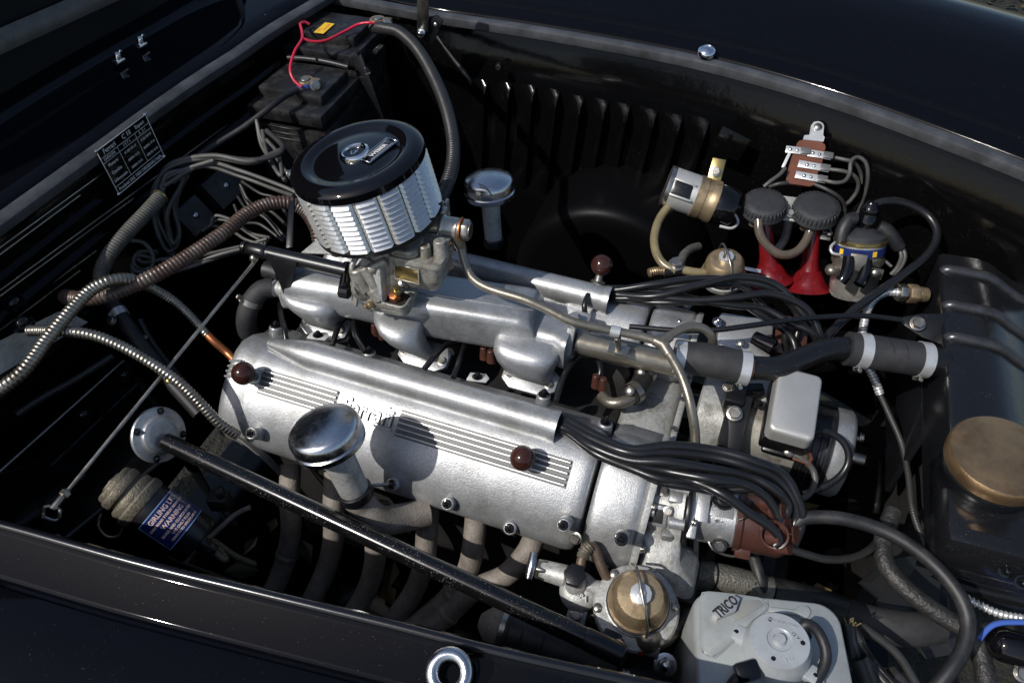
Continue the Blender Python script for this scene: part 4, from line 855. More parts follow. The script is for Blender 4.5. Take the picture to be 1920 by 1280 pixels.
O('side', MB().loft([[q[0], q[1], q[1]-V((0, 0, .25)), q[0]-V((0, 0, .25))], [p+V((.005, .0, 0)) for p in (q[0], q[1], q[1]-V((0, 0, .25)), q[0]-V((0, 0, .25)))]]), PAINT_IN, pb_)
O('rim', MB().tube([q[0], q[1]], .004, 10).tube([q[1], q[2]], .004, 10), BLACK, pb_)
O('stiffener', MB().tube([P(268, 712, zt), P(-20, 985, zt)], .005, 8), PAINT_IN, pb_)
# steering brace: flange and long gloss tube
sb = T('brace_tube', 'long gloss black tube slanting across the exhausts from a round flange', 'brace', P(310, 825, .72))
ta, tb_ = P(312, 828, .735), P(1140, 1216, .715); td = (tb_-ta).normalized()
fx_ = (td+V((.0, -.0, .55))).normalized()
O('flange', MB().lathe(fr(P(300, 815, .738), fx_), [(.040, -.006), (.0405, -.002), (.039, 0), (.030, .001), (.027, .003), (.026, .006), (.022, .008), (.018, .008)], 40), ALU, sb)
Mfl = fr(P(300, 815, .738), fx_)
for a in (.6, 2.2, 3.6, 5.2): bolt(sb, Mfl @ V((.034*math.cos(a), .034*math.sin(a), .0005)), fx_, .0036, NUTK)
O('tube', MB().tube([ta, ta.lerp(tb_, .5), tb_], .0128, 24), mat('chipped_gloss_black', (.0045, .0045, .005), 0, .16, .1, 120, specks=.55), sb)
O('end_collar', MB().cyl(tb_-td*.03, tb_+td*.02, .0135, seg=24), BLACK, sb)
# brake fluid can
ca = P(236, 922, .735); cax = V((-.80, .02, .60)).normalized()
fcn = T('fluid_can', 'black reservoir can with corroded screw cap and blue label under the near wing', 'reservoir', ca)
Mc = fr(ca, cax, (0, -1, .0)); rc = .0345
O('can', MB().lathe(Mc, [(rc-.003, -.118), (rc, -.113), (rc, -.026), (rc-.001, -.024)], 48), TANC, fcn)
O('shoulder', MB().lathe(Mc, [(rc+.0008, -.030), (rc+.0022, -.026), (rc+.0022, -.018), (rc-.001, -.015), (rc-.0005, -.008), (rc-.003, -.004), (.027, -.003)], 48), CRUST, fcn)
cap_ = O('cap', MB().lathe(Mc, [(.0262, -.010), (.0262, .001), (.0300, .002), (.0305, .004), (.0305, .011), (.0292, .0135), (.0275, .014), (.0275, .0175), (.0262, .0205), (.0235, .0220), (.0150, .0225), (.0140, .0245), (.0105, .0245), (.0095, .0230), (.0060, .0232), (.0050, .0255), (1e-5, .026)], 48), CRUST, fcn)
Mr = Mc.to_3x3()
def wrap(p, r=rc+.0006, h0=-.068, a0=1.50): a = a0+p.x/rc; return V(((r+p.z)*math.cos(a), (r+p.z)*math.sin(a), h0+p.y))
def patch(wd, ht, r, n=18):
    v = []; f = []
    for i in range(n+1):
        for j in (0, 1): v.append(Mc @ wrap(V((-wd/2+wd*i/n, (-ht/2, ht/2)[j], r))))
    for i in range(n): f.append((2*i, 2*i+2, 2*i+3, 2*i+1))
    return MB().add(v, f)
lab = O('label', patch(.078, .050, 0), LABEL_B, fcn, 'blue paper label with pale print')
pe = MB()
for a, b_, cxy in ((.078, .0011, (0, .0246)), (.078, .0011, (0, -.0246))):
    n = 18; v = [Mc @ wrap(V((-a/2+a*i/n, cxy[1]+s*b_/2, .0003))) for i in range(n+1) for s in (-1, 1)]
    pe.add(v, [(2*i, 2*i+2, 2*i+3, 2*i+1) for i in range(n)])
for s in (-1, 1): pe.add([Mc @ wrap(V((s*.0388+d, y, .0003))) for d in (-.0005, .0005) for y in (-.0246, .0246)], [(0, 2, 3, 1)])
O('label_border', pe, INK_LB, lab)
for s, y, h, k in [('GIRLING LTD', .0165, .0100, .86), ('KINGS ROAD TYSELEY BIRMINGHAM', .0085, .0044, .95), ('WARNING', .0005, .0088, .95), ('BRAKE AND CLUTCH SYSTEM', -.0075, .0048, .95), ('USE ONLY FLUID', -.0135, .0048, .95), ('CRIMSON TO SPECIFICATION', -.0190, .0042, .9)]:
    text('label_print', s, h, Mc, INK_P, lab, 0, sx=k, bend=lambda p, y=y: wrap(V((p.x, p.y+y, .0004))), off=.0002)
O('band', MB().lathe(Mc, [(rc+.0002, -.094), (rc+.0006, -.0935), (rc+.0006, -.0930), (rc+.0002, -.0925)], 40), BLACK, fcn)
bk = P(205, 985, .70)
O('mount_loop', MB().tube(pp([(190, 962, .70), (184, 985, .69), (200, 1005, .68), (222, 1004, .68), (232, 985, .69)]), .0018, 8), STEEL, fcn)
e = Mc @ V((0, 0, -.118)); O('outlet', MB().cyl(e, e-cax*.016, .012, .010, 16).prism(fr(e-cax*.014, -cax), hexpoly(.011), .012, .001), BLACK, fcn)
conduit('brake_pipe', [e-cax*.012, e-cax*.03+V((.01, 0, -.01)), P(400, 1015, .62), P(440, 1042, .59), P(478, 1058, .56)], .0052, .004, CRUST, 'corroded wound pipe leaving the reservoir can', 'pipe', .15, 10)
for pts, lb_ in [([(352, 1040, .60), (395, 1005, .60), (440, 965, .60), (470, 950, .60)], 'dull metal strip deep under the reservoir can')]:
    hose('deep_strip', pp(pts), .004, EXH, lb_, 'strip', 8)
dk = T('fluid_valve', 'small dark brass valve deep between the reservoir can and the exhaust', 'valve', P(412, 935, .62))
O('body', MB().box(fr(P(412, 938, .62), (0, 0, 1), (1, .3, 0)), .03, .024, .03, .004).cyl(P(405, 925, .64), P(420, 920, .64), .009), BLOCK, dk)
O('lever', MB().tube(pp([(418, 950, .61), (428, 968, .60), (440, 985, .58)]), .005, 8), BLOCK, dk)
# ================================================================ FAR WING SIDE
# electric fuel pump
ea, eb = P(1250, 348, .825), P(1376, 392, .80); ed = (eb-ea).normalized(); eL = (eb-ea).length; re = .0365
ep = T('fuel_pump', 'electric fuel pump with brass band and black end hanging by the far wing', 'fuel pump', ea)
Me = fr(ea, ed, (-.2, -.6, .6))
O('body', MB().lathe(Me, [(re-.008, .0), (re-.002, .0), (re, .003), (re, eL*.46), (re-.001, eL*.47)], 40), REGB, ep)
O('rim', MB().lathe(Me, [(re-.0035, -.0015), (re+.0008, -.001), (re+.001, .006), (re, .008)], 40), STEEL, ep)
O('pocket', MB().box(Me @ Matrix.Translation((re-.003, .004, .026)), .010, .024, .034, .003), BLACK, ep)
O('pocket_frame', MB().box(Me @ Matrix.Translation((re-.001, .018, .027)), .008, .004, .040, .001).box(Me @ Matrix.Translation((re-.001, -.010, .027)), .008, .004, .040, .001), REGB, ep)
O('band', MB().lathe(Me, [(re, eL*.42), (re+.0016, eL*.43), (re+.0016, eL*.54), (re+.0005, eL*.55), (re+.0005, eL*.62), (re+.002, eL*.64), (re+.002, eL*.72), (re, eL*.73)], 40), BRASS_D, ep)
O('end_cap', MB().lathe(Me, [(re-.001, eL*.72), (re+.0005, eL*.74), (re, eL*.97), (re-.003, eL), (re-.008, eL), (re-.009, eL*.93), (1e-5, eL*.93)], 40), GLOSSB, ep)
bq = P(1342, 325, .85)
O('bracket', MB().box(fr(bq, (0, -.75, .65), (1, 0, 0)), .024, .052, .003, .001), GOLD, ep); bolt(ep, bq+V((0, -.003, .005)), (0, -.75, .65), .0065, HEX)
O('bracket_back', MB().box(fr(P(1365, 285, .83)+V((0, .03, 0)), (0, -1, .2), (1, 0, -.3)), .06, .05, .004, .002), PAINT_IN, ep, 'dark back plate behind the pump')
O('spigot', MB().cyl(P(1262, 385, .80), P(1250, 400, .785), .009, .007, 14), STEEL, ep)
hose('fuel_hose', pp([(1254, 386, .80), (1236, 412, .79), (1227, 445, .775), (1231, 475, .765), (1246, 497, .757), (1268, 508, .755)]), .0078, TUBEC, 'yellowed clear fuel hose drooping from the electric pump', 'hose', 12)
hose('pump_wire', pp([(1370, 395, .80), (1380, 405, .79), (1384, 418, .78), (1372, 428, .78), (1350, 424, .785)]), .0026, INK_W, 'white wire loop under the black end of the electric pump', 'wire', 8)
hose('pump_wire', pp([(1362, 380, .81), (1390, 390, .80), (1420, 398, .79)]), .0034, WIRE_G, 'grey wire from the electric pump to the horn caps', 'wire', 8)
un = T('hose_union', 'black union with hexagon bolt joining the clear hose to the filter pipe', 'pipe union', P(1268, 500, .755))
O('body', MB().cyl(P(1268, 512, .745), P(1268, 498, .760), .0105, .011, 16).cyl(P(1245, 512, .75), P(1278, 508, .752), .0085, seg=14), BLACK, un); bolt(un, P(1268, 497, .761), (0, -.2, 1), .0105, HEX)
O('spring', MB().tube(pp([(1216, 512, .75), (1232, 508, .75), (1250, 508, .752)]), .0085, 12, .0009, ridged(.0045, .35)), BRASS_D, un, ang=180)
hose('filter_pipe', pp([(1280, 506, .755), (1310, 511, .755), (1340, 512, .755), (1360, 513, .755)]), .0075, TUBEC, 'pale fuel pipe from the union to the far fuel filter', 'pipe', 12)
hose('vent_hose', pp([(1275, 495, .765), (1282, 478, .77), (1296, 466, .765), (1310, 462, .76)]), .0075, BRAID, 'short braided hose rising behind the hose union', 'hose', 12)
# fuel filters with bail wires (one per bank)
def glass_filter(c, n, k, label, full):
    t = T('fuel_filter', label, 'fuel filter', c, 'brass bowl fuel filters'); M = fr(c, n, (1, -.3, 0))
    O('bowl', MB().lathe(M, [(.037*k, 0), (.0385*k, .003), (.0385*k, .006), (.036*k, .008), (.0355*k, .018*k), (.033*k, .030*k), (.028*k, .036*k), (.015*k, .038*k), (1e-5, .0382*k)], 44), BRASS_D, t)
    O('gasket', MB().lathe(M, [(.039*k, -.004), (.040*k, -.002), (.0398*k, .0015), (.037*k, .002)], 44), BLACK, t)
    O('nut', MB().prism(M @ Matrix.Translation((0, 0, .037*k)), [(.0135*k*math.cos(2*PI*i/10), .0135*k*math.sin(2*PI*i/10)) for i in range(10)], .009*k, .0012).cyl(M @ V((0, 0, .044*k)), M @ V((0, 0, .050*k)), .005*k), ALU_S, t)
    z = .048*k
    O('bail_wire', MB().tube([M @ V(q) for q in [(-.030*k, .034*k, .010*k), (-.022*k, .026*k, .040*k), (-.012*k, .014*k, z+.003), (0, 0, z+.004), (.016*k, -.016*k, .044*k), (.027*k, -.027*k, .024*k), (.030*k, -.030*k, .0)]], .0019, 10), STEEL, t)
    O('housing', MB().lathe(M, [(.030*k, -.026), (.034*k, -.022), (.041*k, -.012), (.0415*k, -.004), (.039*k, -.003)], 44), ALU_D, t)
    return t, M
ff2, _ = glass_filter(P(1356, 512, .752), V((-.05, -.12, 1)).normalized(), .95, 'far brass fuel filter half hidden behind the looping cables', False)
O('union_ball', MB().ball(P(1362, 570, .735), .012, 16).cyl(P(1362, 570, .735), P(1356, 550, .735), .008), PIPE, ff2)
O('wire_stem', MB().tube(pp([(1356, 488, .79), (1358, 478, .80), (1357, 470, .81)]), .0018, 8), STEEL, ff2)
O('strap_bar', MB().box(fr(P(1400, 504, .72), (0, -.5, .8), (1, 0, .05)), .05, .007, .004, .001), ALU_S, ff2)
# horns
hb_ = T('horn_bracket', 'small metal bracket between the two horn caps', 'bracket', P(1482, 385, .80))
O('plate', MB().box(fr(P(1482, 392, .80), (0, -.6, .8), (1, .1, 0)), .05, .045, .004, .001).box(fr(P(1482, 398, .795), (0, -.6, .8), (1, .1, 0)), .024, .02, .012, .003), ALU_D, hb_); bolt(hb_, P(1482, 400, .80), (0, -.6, .8), .0055, HEX)
O('stalk', MB().tube(pp([(1480, 410, .77), (1470, 450, .72), (1440, 490, .68)]), .008, 12), ALU_D, hb_)
def horn(ct, bell, rc_, rb, label, zt_, zb_):
    c = P(*ct, zt_); b_ = P(*bell, zb_); t = T('air_horn', label, 'horn', b_, 'red air horns')
    up = V((-.05, -.16, 1)).normalized(); M = fr(c, up)
    O('cap', MB().lathe(M, [(rc_*.55, -.020), (rc_*.9, -.019), (rc_, -.015), (rc_, -.011), (rc_*.93, -.007), (rc_*.86, .004), (rc_*.82, .0055), (rc_*.6, .0065), (rc_*.2, .007), (1e-5, .007)], 44), HORNC, t)
    tm = MB().box(Matrix.Identity(4), .0030, .0042, .013, .0012, 1); me = shared('cap_notch', tm, HORNC)
    for i in range(34):
        a = 2*PI*i/34; I('cap_notch', me, t, M @ Matrix.Rotation(a, 4, 'Z') @ Matrix.Translation((rc_*.915, 0, -.0025)) @ Matrix.Rotation(R(-15), 4, 'Y'))
    s = c-up*.018; d = b_-s; L = d.length; d.normalize()
    O('trumpet', MB().lathe(fr(s, d), [(.011, 0), (.0125, L*.2), (.0135, L*.42), (.0150, L*.62), (.0185, L*.76), (.025, L*.87), (.032, L*.94), (rb, L*.988), (rb+.0015, L), (rb, L+.001), (rb-.002, L), (.030, L*.9), (.02, L*.75), (1e-5, L*.7)], 40), REDP, t, ang=70)
    O('hose_spigot', MB().cyl(s+V((-.010, -.008, .004)), s+V((-.010, -.010, -.028)), .0085, .0085, 14), CLEAR, t)
    return t
horn((1434, 381), (1445, 528), .0405, .040, 'red air horn with black cap nearer the electric fuel pump', .815, .675)
horn((1532, 388), (1514, 540), .0425, .043, 'red air horn with black cap nearer the ignition coil', .815, .675)
hose('horn_tube', pp([(1422, 412, .80), (1424, 436, .785), (1436, 458, .77), (1456, 474, .76), (1474, 478, .758), (1496, 470, .76), (1512, 450, .77), (1520, 428, .785), (1522, 412, .80)]), .0080, CLEAR, 'smoky clear U shaped air tube linking the two red horns', 'hose', 14)
# terminal board
tbn = V((0, -.55, .84)).normalized(); tbo = P(1515, 310, .85)
tbt = T('terminal_board', 'brown terminal board with tinned tabs on the far inner wing', 'terminal board', tbo)
q7 = lambda x, y: PL(1180+x/3.2, 200+y/3.2, tbo, tbn)
out = [q7(*p) for p in [(1005, 222), (1020, 205), (1040, 200), (1150, 213), (1172, 225), (1178, 245), (1168, 272), (1158, 330), (1130, 400), (1112, 458), (1100, 473), (1080, 478), (965, 462), (945, 450), (940, 430), (955, 370), (975, 300), (995, 262)]]
O('board', MB().loft([[p-tbn*.005 for p in out], out, ]), PHEN, tbt)
mt = [q7(*p)+tbn*.004 for p in [(1078, 175), (1088, 120), (1105, 98), (1135, 94), (1158, 105), (1166, 125), (1160, 178), (1170, 190), (1162, 216), (1040, 203), (1048, 178)]]
tab_ = O('mount_tab', MB().loft([[p-tbn*.004 for p in mt], mt]), ALU_S, tbt); bolt(tab_, q7(1128, 130)+tbn*.004, tbn, .0060, SCREW, 'screw')
def tab(x, y, L, a, name='terminal'):
    c = q7(x, y)+tbn*.003; xd = (q7(x+40, y+40*a)-q7(x, y)).normalized(); M = fr(c, tbn, xd)
    o = O(name, MB().box(M, L, .0135, .0022, .0006), ALU_S, tbt)
    I('screw', RIVET, o, M @ Matrix.Translation((-.012, 0, .001)) @ Matrix.Scale(.0030, 4)); I('screw', RIVET, o, M @ Matrix.Translation((0.0, 0, .001)) @ Matrix.Scale(.0026, 4))
    O('spade', MB().box(M @ Matrix.Translation((L*.36, 0, .0028)), .017, .0125, .0048, .0012), GREYM, o); return M
ta1 = tab(1005, 268, .040, .13); tab(1140, 293, .040, .17); tab(1105, 362, .054, .18); tab(1088, 428, .054, .19)
tl = MB().box(fr(q7(938, 330)+tbn*.004, tbn, q7(920, 375)-q7(960, 290)), .030, .0055, .005, .001); O('cable_tag', tl, INK_W, tbt)
wgr = 'wires on the terminal board'
h7 = lambda x, y, z: (1180+x/3.2, 200+y/3.2, z)
for pts, lab_, m_ in [
    ([h7(1200, 300, .858), h7(1290, 318, .862), h7(1345, 335, .86), h7(1385, 390, .84), h7(1400, 470, .815), h7(1385, 560, .785), h7(1340, 640, .755)], 'grey wire from the uppermost right tab curling down to the coil', WIRE_G),
    ([h7(1190, 375, .852), h7(1270, 385, .855), h7(1335, 405, .85), h7(1372, 450, .835), h7(1365, 510, .815), h7(1320, 570, .795), h7(1290, 590, .785)], 'grey wire from the middle terminal tab', WIRE_G),
    ([h7(1165, 440, .846), h7(1230, 456, .848), h7(1290, 448, .848), h7(1322, 400, .855), h7(1330, 330, .868), h7(1370, 303, .87), h7(1415, 330, .865), h7(1432, 400, .845), h7(1420, 500, .81), h7(1370, 640, .76)], 'grey wire looping up from the lowest terminal tab', WIRE_G),
    ([h7(1110, 465, .84), h7(1190, 500, .84), h7(1260, 545, .83), h7(1292, 600, .81), h7(1280, 680, .785), h7(1235, 740, .765)], 'dark wire passing right of the horn cap from the board foot', WIRE_D),
    ([h7(935, 370, .85), h7(900, 410, .845), h7(850, 445, .84), h7(808, 480, .83)], 'grey wire from the tagged tab down to the left horn cap', WIRE_G),
    ([h7(950, 458, .84), h7(900, 462, .84), h7(840, 480, .83)], 'short dark wire under the terminal board', WIRE_D)]:
    hose('board_wire', pp(pts), .0036, m_, lab_, 'wire', 10, group=wgr)
# small clip left of the coil and scraped reflective panel behind the board
cl = T('cable_clip', 'small steel cable clip between the right horn and the coil', 'clip', P(1553, 438, .77))
O('strap', MB().box(fr(P(1550, 432, .775), (0, -.5, .8)), .014, .012, .005, .001).box(fr(P(1548, 445, .765), (0, -.7, .6)), .018, .010, .003, .001), STEEL, cl); bolt(cl, P(1556, 437, .778), (0, -.5, .8), .0045, SCREW, 'screw')
# ignition coil
ka, kb = P(1616, 436, .805), P(1598, 546, .705); kd = (kb-ka).normalized(); kL = (kb-ka).length; rk = .0415
ic = T('ignition_coil', 'ignition coil with black cap, rubber boots and blue banded can', 'ignition coil', kb)
Mk = fr(ka, -kd, (1, 0, 0))
O('can', MB().lathe(Mk, [(rk*.78, -kL-.004), (rk*.9, -kL), (rk*.94, -kL+.008), (rk*.96, -.030), (rk, -.028), (rk, -.014), (rk*.98, -.010)], 44), STEEL_L, ic)
O('bead', MB().lathe(Mk, [(rk, -.016), (rk+.0022, -.014), (rk+.0022, -.010), (rk, -.008)], 44), GOLD, ic)
O('band', MB().lathe(Mk, [(rk*.99, -.034), (rk+.0012, -.033), (rk+.0012, -.020), (rk, -.019)], 44), LABEL_B, ic, 'blue band with yellow marks')
Rk = Mk.to_3x3()
for a in (-2.35, -1.05): 
    yb = O('yellow_mark', MB().box(fr(Mk @ V(((rk+.0015)*math.cos(a), (rk+.0015)*math.sin(a), -.0265)), Rk @ V((math.cos(a), math.sin(a), 0)), Rk @ V((0, 0, 1))), .009, .007, .0008, 0), LABEL_Y, ic)
O('cap', MB().lathe(Mk, [(rk*.98, -.012), (rk*.97, -.002), (rk*.9, .001), (rk*.45, .007), (.015, .009), (1e-5, .009)], 44), HORNC, ic)
ct_ = Mk @ V((.004, .004, .008)); upk = (-kd+V((.10, 0, .15))).normalized()
O('centre_boot', MB().lathe(fr(ct_, upk), [(.0125, -.004), (.0125, .008), (.0165, .010), (.0165, .022), (.0150, .024), (.0150, .027), (.0162, .029), (.0155, .036), (.011, .041), (.009, .046), (1e-5, .046)], 28), GLOSSB, ic)
O('boot', MB().tube(pp([(1576, 452, .80), (1580, 432, .815), (1592, 412, .828), (1602, 410, .828)]), .0115, 18), RUB, ic, 'left rubber terminal boot')
O('boot', MB().tube(pp([(1648, 425, .823), (1662, 432, .82), (1674, 446, .81), (1686, 464, .795)]), lambda t: .012-.002*abs(t-.3), 18), RUB, ic, 'right rubber terminal boot')
for k, ptz in enumerate([[(1592, 482, .800), (1590, 500, .790), (1584, 518, .780), (1576, 528, .772)], [(1624, 488, .797), (1622, 508, .786), (1616, 524, .776), (1610, 534, .77)]]):
    O('suppressor_sleeve', MB().tube(pp(ptz), .0098, 16), GLOSSB, ic)
O('clamp_strap', MB().lathe(Mk, [(rk*.97, -.052), (rk+.0015, -.051), (rk+.0015, -.040), (rk*.97, -.039)], 44), PIPE, ic)
O('strap_lug', MB().box(fr(P(1608, 492, .797), (0, -.9, .4), (1, 0, .1)), .026, .028, .006, .001).box(fr(P(1642, 513, .775), (.2, -.9, .4), (1, 0, 0)), .022, .018, .005, .001), PIPE, ic); bolt(ic, P(1642, 513, .781), (.2, -.9, .4), .0058, SCREW, 'screw')
O('side_lug', MB().ball(P(1560, 506, .755), .012, 16, (1, 1, .8)), PIPE, ic)
O('can_foot', MB().lathe(Mk, [(rk*.6, -kL-.010), (rk*.86, -kL-.006), (rk*.92, -kL-.001)], 40), ALU_D, ic)
o = hose('coil_wire', pp([(1572, 450, .79), (1558, 462, .785), (1560, 474, .78), (1576, 478, .778), (1590, 482, .77)]), .0026, ALU_S, 'bare pale wire bent round the left side of the coil', 'wire', 8, group='wires round the coil')
for k in range(2): hose('coil_wire', pp([(1686+k*6, 463, .795), (1690+k*7, 482, .785), (1682+k*6, 502, .775), (1670+k*4, 515, .765)]), .0036, WIRE_G, ['inner grey wire leaving the right coil boot', 'outer grey wire leaving the right coil boot'][k], 'wire', 8, group='wires round the coil')
hose('coil_wire', pp([(1624, 492, .765), (1640, 483, .77), (1655, 486, .77), (1672, 500, .765)]), .0028, WIRE_G, 'thin grey wire crossing the lower right of the coil', 'wire', 8, group='wires round the coil')
hose('coil_lead', pp([(1634, 392, .845), (1645, 381, .852), (1668, 377, .855), (1700, 382, .85), (1735, 400, .84), (1754, 425, .83), (1755, 450, .82), (1738, 478, .81), (1700, 510, .80), (1650, 545, .79), (1605, 578, .78), (1568, 612, .77), (1542, 640, .76)]), .0068, WIRE, 'thick black lead looping from the coil down past the radiator', 'ignition lead', 14)
hose('coil_lead', pp([(1645, 548, .78), (1600, 585, .77), (1565, 615, .76), (1548, 640, .755)]), .0062, WIRE_D, 'second dark lead running beside the looping coil lead', 'ignition lead', 12)
# far distributor peeping out behind the pipe
fd = T('distributor', 'far distributor with brown cap behind the bent coolant pipe', 'distributor', P(1420, 640, .74), 'ignition distributors')
O('body', MB().box(fr(P(1392, 640, .735), (0, -.3, .95), (1, .1, 0)), .085, .07, .05, .006), ALU, fd)
O('cap', MB().box(fr(P(1478, 640, .735), (0, -.3, .95), (1, .1, 0)), .055, .075, .05, .012), CAPBR, fd)
O('vacuum_plug', MB().cyl(P(1412, 632, .77), P(1452, 652, .77), .011, .013, 18), GLOSSB, fd); bolt(fd, P(1390, 643, .765), (0, -.3, .95), .005, SCREW, 'screw')
# ignition harnesses
def harness(paths, r, label, grp):
    for i, p in enumerate(paths): hose('ignition_lead', p if isinstance(p[0], V) else pp(p), r, WIRE, label[i], 'ignition lead', 14, group=grp)
def bundle(center, rad, n, tw):
    c = pp(center); out = [[] for _ in range(n)]
    for j, p in enumerate(c):
        t = (c[min(j+1, len(c)-1)]-c[max(j-1, 0)]).normalized(); d = (p-CAM).normalized(); nrm = d.cross(t).normalized()
        for i in range(n):
            th = 2*PI*i/n+tw*j+.5*math.sin(i*2.1+j*1.3); k = rad[j]*(1+.25*math.sin(i*3.7+j*2.2))
            out[i].append(p+nrm*(k*math.cos(th))-d*(.62*k*math.sin(th)))
    return out
far = bundle([(1118, 546, .783), (1160, 550, .79), (1230, 550, .805), (1310, 546, .815), (1385, 546, .818), (1440, 562, .811), (1486, 596, .793), (1506, 632, .773), (1508, 672, .745)], [.008, .011, .018, .021, .023, .023, .021, .022, .026], 6, .42)
far.sort(key=lambda l: -l[3].dot(UPV))
names = ['lowest', 'second lowest', 'third', 'fourth', 'second highest', 'highest']
harness(far, .0058, [f'{n} black lead where the far cable bundle crests above the far timing cover' for n in ('highest', 'second highest', 'third highest', 'third lowest', 'second lowest', 'lowest')], 'far ignition leads')
# ================================================================ RADIATOR
ZT = .80
rd = T('radiator', 'black ribbed radiator header tank with bronze filler cap', 'radiator', V((.70, .1, .3)))
t0, t1 = P(1762, 478, ZT), P(1795, 985, ZT); tdx = V((t1-t0)); tdx.z = 0; Lr = tdx.length; ry = tdx.normalized(); rx = V((-ry.y, ry.x, 0))
if rx.x < 0: rx = -rx
def tank_ring(s, dz=0, k=1.):
    o = t0+ry*s
    return [o+rx*a+V((0, 0, h)) for a, h in [(.001, -.10), (-.001, -.012), (.001, -.004), (.006, 0+dz), (.055, .003+dz), (.075, .000+dz), (.098, -.012+dz), (.125, -.026+dz), (.145, -.030), (.150, -.040), (.150, -.10)]]
O('header_tank', MB().loft([tank_ring(s) for s in (-.006, 0, .10, .25, Lr*.78, Lr*.98, Lr)], True, True), BLACK if False else RADP, rd, ang=40)
for v in (508, 573, 632):
    s = (P(1780, v, ZT)-t0).dot(ry); o = t0+ry*s
    O('rib', MB().tube([o+rx*a+V((0, 0, h)) for a, h in [(.006, -.002), (.012, .002), (.055, .0035), (.075, .001), (.098, -.011), (.125, -.025), (.145, -.030)]], .0088, 16), RIBM, rd, ang=70)
cpc = P(1880, 852, .852)
O('filler_neck', MB().lathe(fr(cpc, (-.05, -.05, 1)), [(.054, -.065), (.055, -.04), (.058, -.034), (.0575, -.026), (.053, -.024), (.053, -.016)], 48), RADP, rd)
O('filler_cap', MB().lathe(fr(cpc, (-.05, -.05, 1)), [(.056, -.022), (.0595, -.020), (.0605, -.012), (.0600, -.003), (.0575, .0005), (.040, .0025), (.02, .0035), (1e-5, .004)], 64), BRASS, rd, 'worn bronze filler cap')
fb = P(1870, 1000, .765)
O('filler_box', MB().box(fr(P(1868, 960, .77), (-.03, -.06, 1), rx), .14, .16, .07, .012), RADP, rd)
O('front_plate', MB().box(fr(P(1905, 1035, .765), (-.0, -.9, .5), (1, .05, 0)), .09, .06, .006, .002), BLACK, rd)
for u, v in [(1898, 1033), (1886, 1068), (1916, 1090)]: bolt(rd, P(u, v, .766), (0, -.75, .66), .006, NUTK, 'cap_nut')
O('core', MB().box(fr(t0.lerp(t1, .5)+rx*.09+V((0, .13, -.36)), (0, 0, 1), rx), .09, .42, .52, .004), BLOCK, rd)
O('side_bracket', MB().box(fr(t0+ry*.17+rx*.004-V((0, 0, .17)), (0, 0, 1), rx), .010, .30, .16, .003), RADP, rd)
lug = P(1720, 606, .79)
O('stay_lug', MB().prism(fr(P(1730, 608, .788), (0, -.5, .87), (1, .1, 0)), [(-.032, -.004), (.0, -.022), (.034, -.030), (.034, .022), (-.004, .016), (-.03, .006)], .004, .001), BLACK, rd); bolt(rd, P(1720, 607, .795), (0, -.5, .87), .0085, NUTK if False else HEX)
stay = hose('radiator_stay', pp([(1180, 612, .79), (1280, 620, .80), (1345, 618, .81), (1410, 610, .815), (1480, 600, .815), (1550, 594, .81), (1620, 592, .805), (1690, 600, .80)]), .0042, BLACK, 'thin black stay rod from the engine to the radiator lug', 'rod', 10)
tsn = T('temperature_sender', 'brass temperature sender screwed into the radiator', 'sensor', P(1710, 550, .765))
sa_, sb_ = P(1682, 548, .775), P(1738, 553, .77); sd_ = (sb_-sa_).normalized()
O('hexagon', MB().prism(fr(sa_, sd_), hexpoly(.0155), .014, .002), STEEL, tsn); O('fitting', MB().prism(fr(sa_+sd_*.017, sd_), hexpoly(.0165), .018, .002).cyl(sa_+sd_*.034, sb_, .013, .012, 20), BRASS_D, tsn)
conduit('sender_sheath', pp([(1684, 548, .775), (1662, 548, .775), (1640, 560, .77), (1626, 582, .76), (1619, 612, .745), (1617, 640, .73), (1622, 675, .71), (1640, 712, .69), (1650, 738, .675)]), .0072, .0052, ALU_S, 'bright ribbed sheath curling from the brass temperature sender', 'conduit', .22, 14)
conduit('sender_cable', pp([(1648, 735, .677), (1665, 772, .66), (1690, 830, .64), (1703, 890, .63), (1712, 960, .62), (1738, 1030, .60)]), .0050, .0040, WIRE_D, 'grey wound cable hanging between generator and radiator', 'cable', .10, 10)
# ================================================================ FRONT OF THE ENGINE
# generator and regulator
gc = P(1440, 812, .655); gx = V((1, -.02, .01)).normalized()
gn = T('generator', 'stained silver generator with black finned end and bright end ring', 'generator', gc)
Mg = fr(gc, gx, (0, -.7, .7)); rg_ = .066
def gx_at(u, v=800): return (PL(u, v, gc+V((0, 0, rg_)), V((0, -.6, .8)))-gc).dot(gx)
xA, xB, xC, xD, xE = gx_at(1312, 760), gx_at(1368, 770), gx_at(1405, 780), gx_at(1505, 800), gx_at(1568, 815)
O('end_frame', MB().lathe(Mg, [(.02, xA-.004), (rg_-.003, xA-.003), (rg_+.001, xA), (rg_+.001, xB)], 48), ALU_D, gn)
O('clamp_band', MB().lathe(Mg, [(rg_-.002, xB), (rg_+.004, xB+.001), (rg_+.004, xC-.001), (rg_-.002, xC)], 48), BLACK, gn)
O('case', MB().lathe(Mg, [(rg_-.001, xB), (rg_-.001, xD)], 48), mat('oily_generator_case', (.33, .31, .27), .6, .5, .5, 300, .3, 30, dirt=(.05, .035, .02), dirt_amt=.85, dscale=26), gn)
O('vented_end', MB().lathe(Mg, [(rg_-.002, xD), (rg_+.0005, xD+.002), (rg_+.0005, xE)], 48), BLACK, gn)
O('end_ring', MB().lathe(Mg, [(rg_-.001, xE-.002), (rg_+.0025, xE), (rg_+.0025, xE+.020), (rg_-.002, xE+.026), (rg_-.012, xE+.029), (.03, xE+.030), (1e-5, xE+.031)], 48), ALU, gn)
